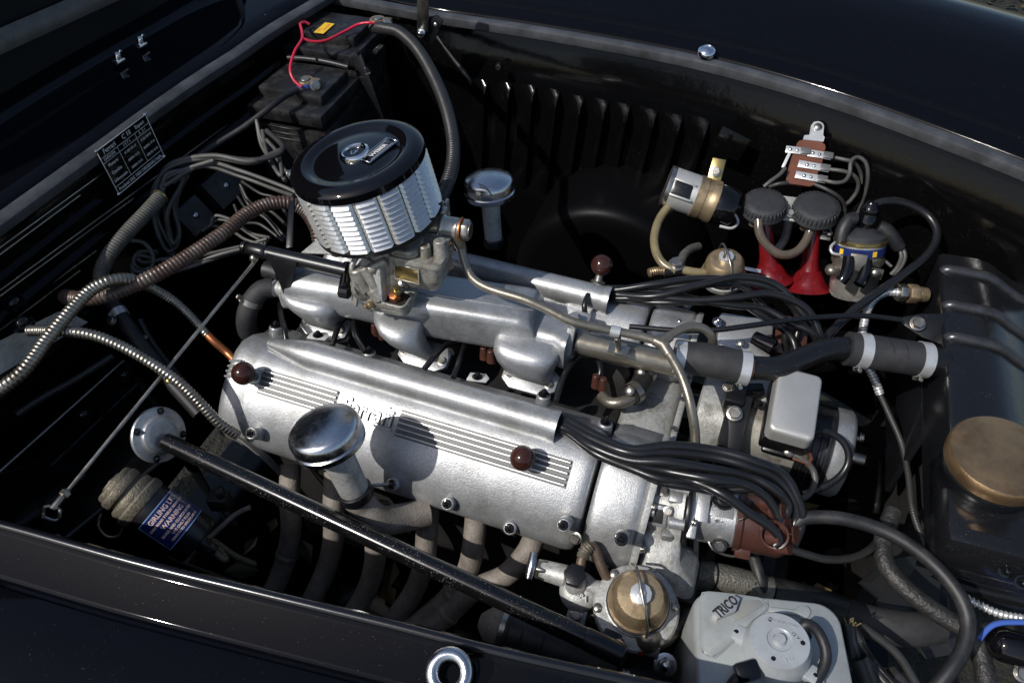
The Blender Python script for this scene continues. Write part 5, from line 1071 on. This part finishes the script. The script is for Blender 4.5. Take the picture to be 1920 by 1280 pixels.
fm = shared('vent_fin', MB().lathe(Matrix.Identity(4), [(rg_-.001, -.0022), (rg_+.0046, -.0016), (rg_+.0046, .0016), (rg_-.001, .0022)], 14, -.62, .62), BLACK)
for a in (PI*.5-1.15, PI*.5+.55, -PI*.5+2.2):
    for i in range(4): I('vent_fin', fm, gn, Mg @ Matrix.Rotation(a-.25, 4, 'Z') @ Matrix.Translation((0, 0, xD+.010+.0098*i)))
O('shaft', MB().cyl(gc+gx*(xE+.028), gc+gx*(xE+.056), .0085, seg=16), STEEL, gn)
bolt(gn, P(1612, 820, .672), (1, 0, .2), .006, HEX); O('through_bolt', MB().cyl(P(1592, 819, .672), P(1612, 822, .672), .0042), STEEL, gn)
hk = O('adjuster', MB().box(fr(P(1378, 790, .722), (0, -.5, .87), gx), .034, .085, .012, .003).box(fr(P(1378, 745, .735), (0, -.1, 1), gx), .03, .04, .03, .005).box(fr(P(1400, 735, .735), (0, -.1, 1), (1, .4, 0)), .05, .02, .022, .004), BLACK, gn)
bolt(hk, P(1377, 775, .738), (0, -.5, .87), .0085, HEX); bolt(gn, P(1366, 724, .75), (0, -.3, .95), .007, HEX)
O('top_casting', MB().box(fr(P(1432, 742, .715), (0, -.1, 1), gx), .06, .05, .03, .006), ALU_D, gn)
for u, v in [(1446, 757), (1420, 757)]: bolt(gn, P(u, v, .735), (0, -.1, 1), .006, HEXK)
rv = T('voltage_regulator', 'silver tin box regulator mounted on top of the generator', 'regulator', P(1495, 760, .72))
rn = V((.05, -.20, .98)).normalized(); rcn = P(1494, 753, .787)
Mv = fr(rcn, rn, (1, .02, 0))
rr = []
for h, k, rd_ in [(.0, .88, .006), (-.0012, .95, .008), (-.004, .99, .009), (-.008, 1, .010), (-.026, 1.02, .010), (-.0262, 1.0, .009)]:
    rr.append([Mv @ V((x, y, h)) for x, y in rr_poly(.062*k, .108*k, rd_)])
O('lid', MB().loft(rr), REGB, rv, ang=50)
O('base', MB().box(Mv @ Matrix.Translation((-.001, 0, -.042)), .062, .108, .034, .004), BLACK, rv)
O('lug', MB().prism(Mv @ Matrix.Translation((.030, -.050, -.058)), [(-.012, -.010), (.012, -.012), (.016, 0), (.010, .012), (-.012, .010)], .003, .0008), PHEN, rv); bolt(rv, Mv @ V((.034, -.051, -.055)), rn, .0048, SCREWB, 'screw')
bolt(rv, P(1480, 846, .725), (.1, -.5, .85), .0068, SCREW, 'screw'); O('terminal_block', MB().box(fr(P(1462, 842, .715), (0, -.4, .9)), .05, .02, .016, .004), BLACK, rv)
gw = 'black generator wires'
hose('generator_wire', pp([(1484, 850, .722), (1505, 860, .72), (1524, 880, .71), (1528, 905, .70), (1515, 928, .685), (1500, 935, .68)]), .0046, WIRE_G, 'grey wire curling from the regulator screw', 'wire', 10, group=gw)
hose('generator_wire', pp([(1526, 812, .745), (1545, 808, .745), (1570, 818, .74), (1588, 840, .73), (1590, 868, .715), (1572, 895, .70), (1540, 914, .69), (1505, 925, .68)]), .0052, WIRE, 'black wire looping over the generator end ring', 'wire', 12, group=gw)
# distributor drive, distributor, cap
dd = T('distributor_drive', 'cast housing carrying the near distributor off the timing cover', 'housing', P(1245, 960, .66))
da_, db_ = P(1205, 940, .705), P(1478, 992, .722); dx_ = (db_-da_); dL = dx_.length; dx_.normalize(); Md = fr(da_, dx_, (0, -.6, .8))
s_at = lambda u: (u-1205)/(1478-1205)*dL
O('casting', MB().lathe(Md, [(.052, s_at(1190)), (.054, s_at(1196)), (.054, s_at(1206)), (.046, s_at(1210)), (.042, s_at(1232)), (.043, s_at(1262)), (.050, s_at(1272)), (.051, s_at(1286)), (.046, s_at(1289))], 40).cyl(P(1190, 925, .74), P(1215, 932, .742), .0125, .010, 18).box(fr(P(1240, 898, .735), (0, -.3, .95), dx_), .034, .034, .03, .006), ALU_D, dd, ang=45)
Mx = lambda u, r, a: Md @ V((r*math.cos(a), r*math.sin(a), s_at(u)))
det = MB()
for u, r, a, sx, sy, sz in [(1236, .043, .25, .030, .030, .010), (1224, .044, -.55, .014, .020, .012), (1262, .046, .9, .016, .022, .016), (1268, .046, -.35, .018, .016, .014), (1250, .044, -.9, .034, .012, .010)]:
    det.box(fr(Mx(u, r, a), Md.to_3x3() @ V((math.cos(a), math.sin(a), 0)), dx_), sx, sy, sz, .003)
for u, r, a in [(1214, .050, .15), (1212, .052, -.5), (1278, .052, .35), (1279, .052, -.6)]:
    n_ = Md.to_3x3() @ V((math.cos(a), math.sin(a), 0)); c_ = Mx(u, r, a); det.cyl(c_-dx_*.012-n_*.004, c_+dx_*.014-n_*.004, .0085, .0075, 16)
O('casting_bosses', det, ALU, dd)
O('recess', MB().box(fr(Mx(1236, .0478, .25), Md.to_3x3() @ V((math.cos(.25), math.sin(.25), 0)), dx_), .020, .019, .001, .0003), BLOCK, dd)
for u, r, a in [(1226, .047, .62), (1258, .050, .05), (1244, .046, -.45)]:
    n_ = Md.to_3x3() @ V((math.cos(a), math.sin(a), 0)); bolt(dd, Mx(u, r, a), n_, .0048, HEX)
for u in (1199, 1203.5): O('gasket', MB().lathe(fr(da_+dx_*s_at(u), dx_, (0, 0, 1)), [(.0545, 0), (.0548, .0012), (.0545, .0024)], 40), BLACK, dd)
O('pedestal', MB().loft([[fr(P(1243, 975, .712), (0, 0, 1), (1, .0, 0)) @ V((x, y, 0)) for x, y in rr_poly(.056, .05, .012)], [fr(P(1244, 1032, .688), (0, 0, 1), (1, 0, 0)) @ V((x, y, 0)) for x, y in rr_poly(.048, .042, .012)], [fr(P(1250, 1052, .672), (0, 0, 1), (1, 0, 0)) @ V((x, y, 0)) for x, y in rr_poly(.075, .062, .012)], [fr(P(1252, 1068, .660), (0, 0, 1), (1, 0, 0)) @ V((x, y, 0)) for x, y in rr_poly(.078, .066, .012)]]), ALU_D, dd, ang=50)
O('gasket_plate', MB().box(fr(P(1252, 1074, .655), (0, 0, 1)), .080, .066, .006, .001).box(fr(P(1252, 1084, .646), (0, 0, 1)), .078, .06, .010, .002), BLOCK, dd)
bolt(dd, P(1266, 1100, .638), (.2, -.8, .3), .0075, HEX)
bolt(dd, P(1184, 943, .735), (-.1, -.6, .8), .0058, HEX); bolt(dd, P(1190, 985, .70), (-.1, -.8, .5), .0058, HEX)
di = T('distributor', 'near distributor with riveted body and brown cap of six leads', 'distributor', da_.lerp(db_, .6), 'ignition distributors')
rdb = .0375
O('clamp_plate', MB().prism(fr(da_+dx_*s_at(1290), dx_, (0, -.6, .8)), [(.058*math.cos(a)*(1.0 if math.cos(a) > 0 else .9), .050*math.sin(a)) for a in [2*PI*i/24 for i in range(24)]], .006, .001), BLACK, di)
O('body', MB().lathe(Md, [(.030, s_at(1293)), (rdb, s_at(1300)), (rdb, s_at(1380)), (rdb-.002, s_at(1383))], 44), ALU, di)
O('bracket', MB().box(fr(P(1302, 955, .745), (0, -.45, .9), dx_), .012, .075, .012, .002).box(fr(P(1318, 952, .752), (0, -.45, .9), dx_), .016, .036, .003, .001), ALU, di)
bolt(di, P(1300, 978, .742), (1, -.2, .2), .0048, HEX); O('clamp_screw', MB().cyl(P(1258, 970, .735), P(1298, 978, .735), .0075, .0075, 16), STEEL, di)
pm = fr(Md @ V((rdb*.93, -rdb*.37, s_at(1344))), Md.to_3x3() @ V((.93, -.37, 0)), dx_)
pl_ = O('plate', MB().box(pm, .042, .026, .0024, .0008), ALU, di)
text('stamping', '241.M2', .0115, pm @ Matrix.Translation((0, .002, .0012)), BLOCK, pl_, .0003, off=.0002)
text('stamping', 'o -', .009, pm @ Matrix.Translation((.004, -.0185, .0000)), BLOCK, pl_, .0004)
O('grease_cap', MB().lathe(fr(P(1358, 935, .758), (.1, -.2, 1)), [(.014, -.006), (.0145, 0), (.0125, .004), (.011, .003), (.009, .005), (1e-5, .006)], 28), BLACK, di)
O('clip_base', MB().cyl(P(1348, 1018, .700), P(1350, 1022, .715), .010, seg=16), BLACK, di); bolt(di, P(1349, 1021, .712), (.1, -.7, .6), .0065, HEX)
O('spring_clip', MB().tube(pp([(1328, 1012, .705), (1336, 1028, .70), (1360, 1040, .695), (1382, 1042, .695), (1390, 1032, .70)]), .0018, 8), STEEL, di)
cc = O('cap', MB().lathe(Md, [(rdb-.002, s_at(1380)), (rdb+.0035, s_at(1382)), (rdb+.0035, s_at(1392)), (rdb+.001, s_at(1396)), (rdb+.002, s_at(1462)), (rdb-.001, s_at(1472)), (rdb-.006, s_at(1477)), (1e-5, s_at(1478))], 44), CAPBR, di)
O('key_lug', MB().box(fr(P(1392, 1032, .70), (0, -.7, .7), dx_), .020, .018, .016, .002), CAPBR, di)
O('cap_rib', MB().tube(pp([(1383, 975, .752), (1400, 968, .758), (1408, 952, .760), (1410, 940, .760)]), .0012, 8), BLACK, di)
tow = [(1452, 940, .765), (1468, 958, .765), (1474, 985, .755), (1462, 1005, .75), (1478, 1022, .735), (1490, 1000, .745)]
for k, tq in enumerate(tow):
    c = P(*tq); O('tower', MB().tube([c-dx_*.012-V((0, 0, .006)), c+V((.002, -.003, .004))], .0108, 16), CAPBR, di)
O('cap_ring', MB().lathe(fr(P(1452, 1002, .755), (-.1, -.75, .65), (1, 0, 0)), [(.0165, -.004), (.0185, 0), (.0175, .003), (.015, .002)], 28, caps=False), CAPBR, di)
near = [
 [(1020, 790, .785), (1060, 797, .79), (1110, 822, .80), (1180, 848, .81), (1250, 855, .81), (1330, 862, .81), (1400, 878, .805), (1455, 905, .79), (1490, 940, .77), (1492, 975, .75), (1480, 1000, .74)],
 [(1020, 796, .785), (1060, 803, .79), (1110, 836, .80), (1180, 862, .805), (1250, 868, .81), (1330, 880, .81), (1400, 893, .80), (1450, 915, .79), (1478, 945, .77), (1472, 968, .758)],
 [(1020, 784, .785), (1062, 793, .79), (1120, 832, .795), (1185, 866, .80), (1250, 880, .80), (1330, 895, .805), (1395, 905, .80), (1435, 930, .785), (1455, 958, .77), (1470, 990, .755)],
 [(1020, 800, .783), (1062, 810, .785), (1118, 850, .79), (1185, 878, .79), (1245, 886, .79), (1300, 890, .79), (1360, 918, .79), (1410, 950, .78), (1448, 990, .765), (1462, 1012, .752), (1452, 1022, .745)],
 [(1020, 790, .78), (1062, 803, .78), (1115, 845, .785), (1180, 874, .785), (1240, 895, .78), (1290, 905, .775), (1345, 914, .77), (1400, 916, .775), (1435, 918, .775), (1450, 935, .768)],
 [(1020, 782, .788), (1062, 788, .79), (1115, 815, .80), (1180, 842, .81), (1250, 846, .815), (1330, 853, .815), (1410, 872, .81), (1465, 902, .795), (1500, 945, .77), (1502, 985, .745), (1488, 1022, .735)]]
for i_, l_ in enumerate(near):
    o_ = (2, 1, 0, -2, -1, 3)[i_]-.5
    for k_ in range(4, len(l_)-3): l_[k_] = (l_[k_][0]+2*o_, l_[k_][1]-o_*(3.2, 4.5, 4.0)[k_ % 3], l_[k_][2]+.002*((i_*7+k_*3) % 5-2))
harness(near, .0061, [f'{n} black lead arching from the near wire tube to the brown cap' for n in ('second highest', 'third highest', 'fourth highest', 'lowest hanging', 'fifth highest', 'highest')], 'near ignition leads')
hose('coil_cable', pp([(1486, 990, .74), (1500, 974, .75), (1530, 969, .755), (1580, 972, .76), (1640, 988, .76), (1700, 1018, .76), (1755, 1062, .755), (1798, 1115, .75), (1815, 1165, .74), (1806, 1215, .73), (1780, 1258, .72), (1735, 1310, .70)]), .0088, RUB, 'thick black cable sweeping round from the brown cap to the lower edge', 'cable', 16)
hose('coil_cable', pp([(1482, 1030, .73), (1510, 1038, .72), (1550, 1048, .70), (1595, 1046, .68), (1630, 1030, .66), (1660, 1000, .62)]), .0052, WIRE_D, 'thinner dark cable bowing below the thick cable', 'cable', 12)
# mechanical fuel pump with brass bowl
fp_n = V((.02, -.22, .97)).normalized(); fp_c = P(1196, 1128, .695)
pm_, Mp_ = glass_filter(fp_c, fp_n, 1.0, 'near brass fuel bowl with white nut and bail wire', True)
mp = T('fuel_pump', 'round cast fuel pump housing bolted under the near brass bowl', 'fuel pump', fp_c-fp_n*.02)
O('flange', MB().lathe(fr(fp_c-fp_n*.012+V((0, -.004, 0)), fp_n), [(.040, -.022), (.050, -.018), (.0545, -.012), (.0545, -.004), (.052, -.001), (.042, .001)], 48), ALU_D, mp)
Mfp = fr(fp_c-fp_n*.012+V((0, -.004, 0)), fp_n, (1, 0, 0))
for i in range(6): bolt(mp, Mfp @ V((.0485*math.cos(i*PI/3+.35), .0485*math.sin(i*PI/3+.35), -.001)), fp_n, .0052, SCREW, 'screw')
O('outlet', MB().cyl(P(1206, 1160, .69), P(1211, 1190, .675), .0125, .0115, 18).ball(P(1215, 1198, .672), .0165, 20), ALU_S if False else PIPE, mp)
O('banjo', MB().prism(fr(P(1213, 1214, .662), (.1, -.6, .8), (1, 0, 0)), rr_poly(.030, .016, .003), .010, .002), STEEL, mp); O('red_seal', MB().box(fr(P(1203, 1222, .668), (.1, -.6, .8)), .008, .008, .004, .001), REDP, mp)
bolt(mp, P(1247, 1245, .655), (.1, -.5, .85), .0095, NUTC); O('stud', MB().cyl(P(1247, 1252, .62), P(1247, 1245, .655), .014, .012, 18), CRUST, mp)
# fuel tap and its wrapped pipe
tp = T('fuel_tap', 'cast fuel tap with black hexagon plug left of the near brass bowl', 'fuel tap', P(1082, 1100, .66))
O('body', MB().cyl(P(1012, 1066, .675), P(1062, 1080, .675), .013, .015, 20).lathe(fr(P(1086, 1108, .665), (.05, -.5, .85)), [(.012, -.02), (.022, -.014), (.0255, -.004), (.026, .004), (.024, .009), (.016, .013), (.010, .014)], 32).cyl(P(1080, 1098, .675), P(1078, 1080, .698), .0145, .0135, 20).cyl(P(1100, 1098, .675), P(1150, 1105, .678), .010, .0085, 18), ALU_D, tp, ang=45)
O('plug', MB().prism(fr(P(1078, 1082, .697), (.0, -.2, 1)), hexpoly(.0155), .013, .002), BLACK, tp)
O('nut', MB().prism(fr(P(1026, 1070, .675), P(1012, 1066, .675)-P(1062, 1080, .675)), hexpoly(.0145), .014, .0015), STEEL, tp)
O('lever', MB().tube(pp([(1001, 1036, .69), (998, 1056, .685), (991, 1084, .675)]), lambda t: .0050+.0015*math.sin(PI*t), 12), CHROME_D, tp); O('lever_pin', MB().cyl(P(1000, 1066, .68), P(1016, 1068, .676), .004), STEEL, tp)
O('drain_lug', MB().box(fr(P(1082, 1152, .645), (0, -.5, .86)), .026, .022, .010, .003), ALU_D, tp); bolt(tp, P(1081, 1152, .652), (0, -.5, .86), .006, HEX)
O('coil_spring', MB().tube(pp([(1098, 1150, .64), (1135, 1158, .64)]), .0078, 12, .0009, ridged(.0050, .35)), STEEL, tp, ang=180)
text('cast_mark', 'FISPA', .0095, fr(P(1086, 1116, .678), (.05, -.5, .85), (1, -.25, 0)), ALU_D, tp, .0012, off=.0002)
wpipe = hose('wrapped_pipe', pp([(1088, 1062, .70), (1094, 1038, .71), (1104, 1022, .715), (1116, 1030, .71), (1124, 1052, .70), (1134, 1075, .69), (1144, 1090, .68)]), .0066, mat('rusty_wrapped_pipe', (.12, .085, .06), .4, .5, .9, 350, .4, 40), 'rusty wrapped pipe hooping over behind the fuel tap', 'pipe', 12)
O('binding', MB().tube(pp([(1092, 1046, .708), (1097, 1032, .713), (1106, 1023, .7155)]), .0088, 12, .0007, ridged(.0034, .22)), CRUST, wpipe, ang=180)
# washer reservoir / motor box
WZ = .735
wx = T('washer_box', 'pale grey box with embossed arrow badge and round motor on its lid', 'washer unit', P(1440, 1240, .65))
c0, c1 = P(1300, 1102, WZ), P(1570, 1130, WZ); bxd = (c1-c0); bxd.z = 0; bw = bxd.length; bxd.normalize(); byd = V((bxd.y, -bxd.x, 0))
if byd.y > 0: byd = -byd
bd_len = .165; Mb = fr(c0+bxd*bw/2+byd*bd_len/2, (0, 0, 1), bxd)
rg = []
for h, k in [(-.16, 1.0), (-.012, 1.0), (-.006, .992), (-.002, .975), (0, .945)]: rg.append([Mb @ V((x, y, h)) for x, y in rr_poly(bw*k+.004, bd_len*(k if k > .99 else k), .026, 7)])
O('box', MB().loft(rg), CREAM, wx, ang=50)
loc = lambda u, v: (Mb.inverted() @ P(u, v, WZ))
def lp2(pts): return [(loc(u, v).x, loc(u, v).y) for u, v in pts]
tri = lp2([(1316, 1116), (1328, 1110), (1425, 1122), (1438, 1132), (1436, 1144), (1420, 1158), (1350, 1224), (1335, 1232), (1320, 1226), (1314, 1212), (1313, 1130)])
O('raised_panel', MB().prism(Mb @ Matrix.Translation((0, 0, -.001)), tri, .0045, .0016), CREAM, wx)
tri2 = [(x*1.0, y) for x, y in tri]
rimp = [Mb @ V((x, y, .0006)) for x, y in tri]; O('panel_bead', MB().tube(rimp+[rimp[0]], .0013, 8), CREAM, wx)
O('filler_bead', MB().prism(Mb, lp2([(1440, 1138), (1490, 1144), (1500, 1136), (1512, 1136), (1520, 1146), (1516, 1158), (1504, 1162), (1496, 1154), (1440, 1148)]), .0032, .0014), CREAM, wx)
arrow = lp2([(1332, 1158), (1370, 1122), (1384, 1128), (1378, 1146), (1376, 1152), (1342, 1166)])
bdg = O('arrow_badge', MB().prism(Mb @ Matrix.Translation((0, 0, .003)), arrow, .0085, .0008), mat('brushed_badge', (.5, .5, .49), .6, .38, .3, 500), wx, 'arrow shaped embossed badge')
Mbt = Mb @ Matrix.Translation((loc(1358, 1145).x, loc(1358, 1145).y, .0116)); ang_ = math.atan2(loc(1378, 1128).y-loc(1338, 1162).y, loc(1378, 1128).x-loc(1338, 1162).x)
text('badge_lettering', 'TRICO', .0168, Mbt @ Matrix.Rotation(ang_, 4, 'Z'), mat('badge_print', (.022, .022, .022), .2, .5), bdg, .0004, sx=.68, off=.0005)
pad = lp2([(1384, 1130), (1420, 1126), (1432, 1136), (1374, 1170)])
O('badge_ground', MB().prism(Mb @ Matrix.Translation((0, 0, .0034)), pad, .0008, .0002), mat('flattened_grey', (.30, .30, .27), .3, .5, .3, 500, .15, 20), wx)
mc = P(1462, 1198, WZ+.034); mup = V((-.10, .05, 1)).normalized(); Mm = fr(mc, mup, (1, 0, 0)); MOT = mat('grey_cast_motor', (.40, .42, .43), .25, .40, .3, 500, .10, 25, dirt=(.2, .2, .2), dirt_amt=.4)
mo = O('motor', MB().lathe(Mm, [(.038, -.040), (.0365, -.010), (.0335, -.006), (.0335, -.003), (.0322, -.0008), (.014, 0), (.0125, -.0015), (.008, -.002), (.0062, .0015), (.006, .003), (1e-5, .0032)], 56), MOT, wx)
for a, b_ in ((2.95, .046), (-.35, .046)):
    e = V((b_*math.cos(a), b_*math.sin(a), -.036)); O('ear', MB().lathe(Mm @ Matrix.Translation(e), [(.011, -.006), (.011, .002), (.009, .004)], 20).box(Mm @ Matrix.Translation(e*.82) @ Matrix.Rotation(a, 4, 'Z'), .024, .020, .010, .002), MOT, mo)
    bolt(mo, Mm @ (e+V((0, 0, .004))), mup, .0050, NUTK)
hm = shared('motor_hole', MB().lathe(Matrix.Identity(4), [(.0026, -.001), (.0026, .0004), (1e-5, .0004)], 14), BLACK)
for a in (2.1, .15, -1.75): I('motor_hole', hm, mo, Mm @ Matrix.Translation((.0245*math.cos(a), .0245*math.sin(a), -.0002)))
text('stamping', 'MADE IN ITALY', .0048, Mm @ Matrix.Translation((.002, .021, -.0004)), MOT, mo, .0008, off=.0001)
text('stamping', '12 V 31', .0055, Mm @ Matrix.Translation((.019, .008, -.0003)) @ Matrix.Rotation(-.6, 4, 'Z'), BLOCK, mo, .0003)
text('stamping', '5 87', .0055, Mm @ Matrix.Translation((.012, -.020, -.0004)) @ Matrix.Rotation(.5, 4, 'Z'), MOT, mo, .0008, off=.0002)
hose('washer_hose', [Mm @ V((.030, .022, -.018))]+pp([(1505, 1172, .765), (1518, 1170, .766), (1534, 1184, .762), (1547, 1212, .756), (1548, 1240, .75), (1536, 1266, .745), (1515, 1290, .74)]), .0062, RUB, 'black hose curling round the motor on the grey box', 'hose', 14)
wc = T('washer_connector', 'black plastic connector against the side of the round motor', 'connector', P(1400, 1262, .75))
O('shell', MB().box(fr(P(1400, 1258, .752), (0, -.3, .95), (1, .7, 0)), .026, .022, .020, .004), GLOSSB, wc); O('tail', MB().tube(pp([(1396, 1264, .75), (1380, 1276, .745), (1365, 1300, .735)]), .0075, 12), RUB, wc)
# silvery insulated duct and dark trunking behind the grey box
du = T('insulated_duct', 'speckled silver wrapped duct passing behind the grey box', 'duct', P(1360, 1080, .58))
O('wrap', MB().tube(pp([(1290, 1078, .60), (1340, 1080, .60), (1400, 1094, .59), (1440, 1106, .58)]), .0195, 20), mat('speckled_foil', (.33, .31, .26), .7, .5, 1.0, 260, .6, 120, dirt=(.03, .03, .025), dirt_amt=.9, dscale=120, bdist=.002), du, ang=70)
O('tail', MB().tube(pp([(1440, 1106, .58), (1500, 1120, .56), (1570, 1140, .53), (1650, 1170, .5)]), .021, 18), RUB, du, ang=70)
hose('drain_hose', pp([(1412, 1040, .62), (1420, 1065, .61), (1428, 1095, .60), (1430, 1120, .58)]), .0085, RUB, 'short dark hose dropping behind the grey box', 'hose', 12)
for c, r in (((1336, 1080, .60), .0200),): O('seam', ringband(fr(P(*c), P(1400, 1094, .59)-P(1340, 1080, .60)), r, .003, .0006), BLACK, du)
# greasy hoses, fan shroud, loom at the lower right
hose('greasy_hose', pp([(1676, 958, .66), (1664, 985, .655), (1655, 1020, .65), (1662, 1060, .645), (1700, 1105, .64), (1760, 1150, .635), (1815, 1185, .63), (1838, 1225, .62), (1852, 1290, .61)]), .0125, mat('greasy_hose_rubber', (.020, .019, .018), 0, .5, 1.0, 120, .5, 30, dirt=(.055, .05, .045), dirt_amt=.7, dscale=26, bdist=.003), 'greasy black hose snaking down at the lower right', 'hose', 16)
fan = T('cooling_fan', 'dark fan blades in the shadow ahead of the generator', 'fan', P(1650, 1080, .5))
FANM = mat('dull_fan_black', (.008, .008, .0085), 0, .5, .4, 200)
for k, q in enumerate([[(1612, 1090), (1668, 1048), (1720, 1040), (1712, 1095), (1660, 1130)], [(1640, 1130), (1705, 1055), (1765, 1075), (1760, 1150), (1690, 1165)], [(1700, 1170), (1745, 1150), (1795, 1165), (1790, 1225), (1735, 1235)]]):
    z0 = .56-.02*k; pts = [P(u, v, z0+.025*math.sin(i*1.3)) for i, (u, v) in enumerate(q)]
    O('blade', MB().loft([pts, [p-V((.002, 0, .004)) for p in pts]]), FANM, fan, ang=20)
O('hub', MB().cyl(P(1690, 1120, .50), P(1700, 1118, .50)+V((.05, 0, 0)), .03, seg=24), FANM, fan)
o = O('shroud_hose', MB().tube(pp([(1590, 1150, .58), (1640, 1168, .585), (1700, 1178, .585), (1760, 1176, .58)]), lambda t: .021+.003*math.sin(PI*t), 20), HOSE, None, 'wide black hose lying beneath the greasy hose', 'hose', ang=70)
lp_ = T('loom_bundle', 'bundle of dark taped wires with frayed end beside the grey box', 'wire loom', P(1595, 1200, .66))
for k in range(5):
    a = .004*k; O('wire', MB().tube([P(1588+k*4, 1168+k*2, .69-.004*k), P(1594+k*5, 1200, .68), P(1602+k*9, 1240, .66-.005*k), P(1620+k*16, 1290, .64)], .0048, 10), [RUB, WIRE_G, RUB, WIRE_D, WIRE][k], lp_)
for k in range(7):
    e = P(1588+k*3, 1172, .69); O('frayed_strand', MB().tube([e, e+V((random.uniform(-.008, .008), random.uniform(-.003, .006), random.uniform(.008, .016)))], .0009, 6), TUBEC, lp_)
O('sheath', MB().tube(pp([(1610, 1232, .665), (1622, 1262, .655), (1632, 1300, .64)]), .0115, 16).tube(pp([(1670, 1262, .63), (1690, 1280, .62), (1710, 1305, .61)]), .010, 14), RUB, lp_)
hose('pale_tube', pp([(1618, 1262, .60), (1650, 1256, .60), (1690, 1266, .60), (1730, 1290, .60)]), .0045, TUBEC, 'pale thin tube curving under the wire loom', 'tube', 10)
hose('loom_cable', pp([(1612, 1170, .66), (1660, 1205, .65), (1690, 1235, .64), (1720, 1285, .62)]), .0055, WIRE_D, 'dark cable running down right of the wire loom', 'cable', 10)
conduit('spring_wire', pp([(1792, 1108, .66), (1830, 1130, .66), (1875, 1150, .66), (1940, 1162, .66)]), .0058, .0058, ALU_S, 'bright coiled spring at the lower right edge', 'spring', .45, 10)
hose('blue_wire', pp([(1836, 1198, .66), (1850, 1180, .665), (1875, 1167, .67), (1940, 1166, .67)]), .0036, BLUEW, 'blue wire at the lower right edge', 'wire', 10)
cn = T('side_canister', 'glossy black rounded cylinder at the lower right edge', 'canister', P(1900, 1210, .62))
O('shell', MB().lathe(fr(P(1856, 1200, .64), P(1960, 1232, .64)-P(1856, 1200, .64)), [(1e-5, -.004), (.010, -.002), (.018, .004), (.0215, .013), (.0215, .09)], 32), GLOSSB, cn)
O('support', MB().prism(fr(P(1800, 1095, .60), (0, -.3, .95), (1, -.2, 0)), [(-.04, -.01), (.11, -.016), (.11, .01), (-.02, .012)], .012, .003), BLACK, cn)
bolt(cn, P(1916, 1262, .62), (0, -.4, .9), .008, HEX)
for k, (q, r, lab_) in enumerate([([(1780, 1088, .64), (1830, 1104, .64), (1890, 1118, .64), (1940, 1128, .64)], .010, 'black pipe under the radiator filler box'), ([(1650, 860, .5), (1648, 900, .46), (1640, 960, .42)], .008, 'dark pipe hanging deep ahead of the generator')]):
    hose('dark_pipe', pp(q), r, BLACK, lab_, 'pipe', 12)
# under the brace tube: rubber ducting and small parts by the near wing
dh = T('duct_hose', 'black rubber ducting with a grey conical end under the brace tube', 'hose', P(980, 1190, .6))
ha, hb2 = P(935, 1175, .64), P(1070, 1222, .64); hdv = (hb2-ha).normalized(); hL = (hb2-ha).length; Mh = fr(ha, hdv)
O('cone', MB().lathe(Mh, [(.010, -.026), (.022, -.014), (.029, .0), (.0295, .006)], 32), EXH, dh)
O('tube', MB().lathe(Mh, [(.0295, .004), (.0305, .006), (.0305, .016), (.029, .018), (.0295, .034), (.0287, .0355), (.0295, .037), (.0295, .062), (.0287, .0635), (.0295, .065), (.0295, hL+.06)], 36), RUB, dh, ang=25)
O('band', MB().lathe(Mh, [(.0296, .004), (.0312, .005), (.0312, .012), (.0296, .013)], 32), STEEL, dh)
pc_ = T('chassis_clamp', 'black pressed bracket and bushes at the end of the brace tube', 'bracket', P(1140, 1230, .62))
O('bracket', MB().prism(fr(P(1138, 1225, .66), (.3, -.5, .8), (1, -.2, 0)), [(-.02, -.03), (.026, -.03), (.022, .03), (-.016, .028)], .006, .002), BLACK, pc_)
O('bush', MB().cyl(P(1178, 1230, .62), P(1176, 1215, .65), .016, .016, 20, .003), BLACK, pc_); O('boot', MB().lathe(fr(P(1090, 1232, .63), hdv), [(.012, -.03), (.020, -.02), (.016, -.014), (.022, -.006), (.017, 0), (.023, .008), (.014, .014)], 24), RUB, pc_)
conduit('thread_rod', pp([(1120, 1248, .64), (1160, 1258, .64), (1180, 1264, .64)]), .005, .0050, ALU_S, 'short bright threaded rod low beside the near wing', 'rod', .3, 10)
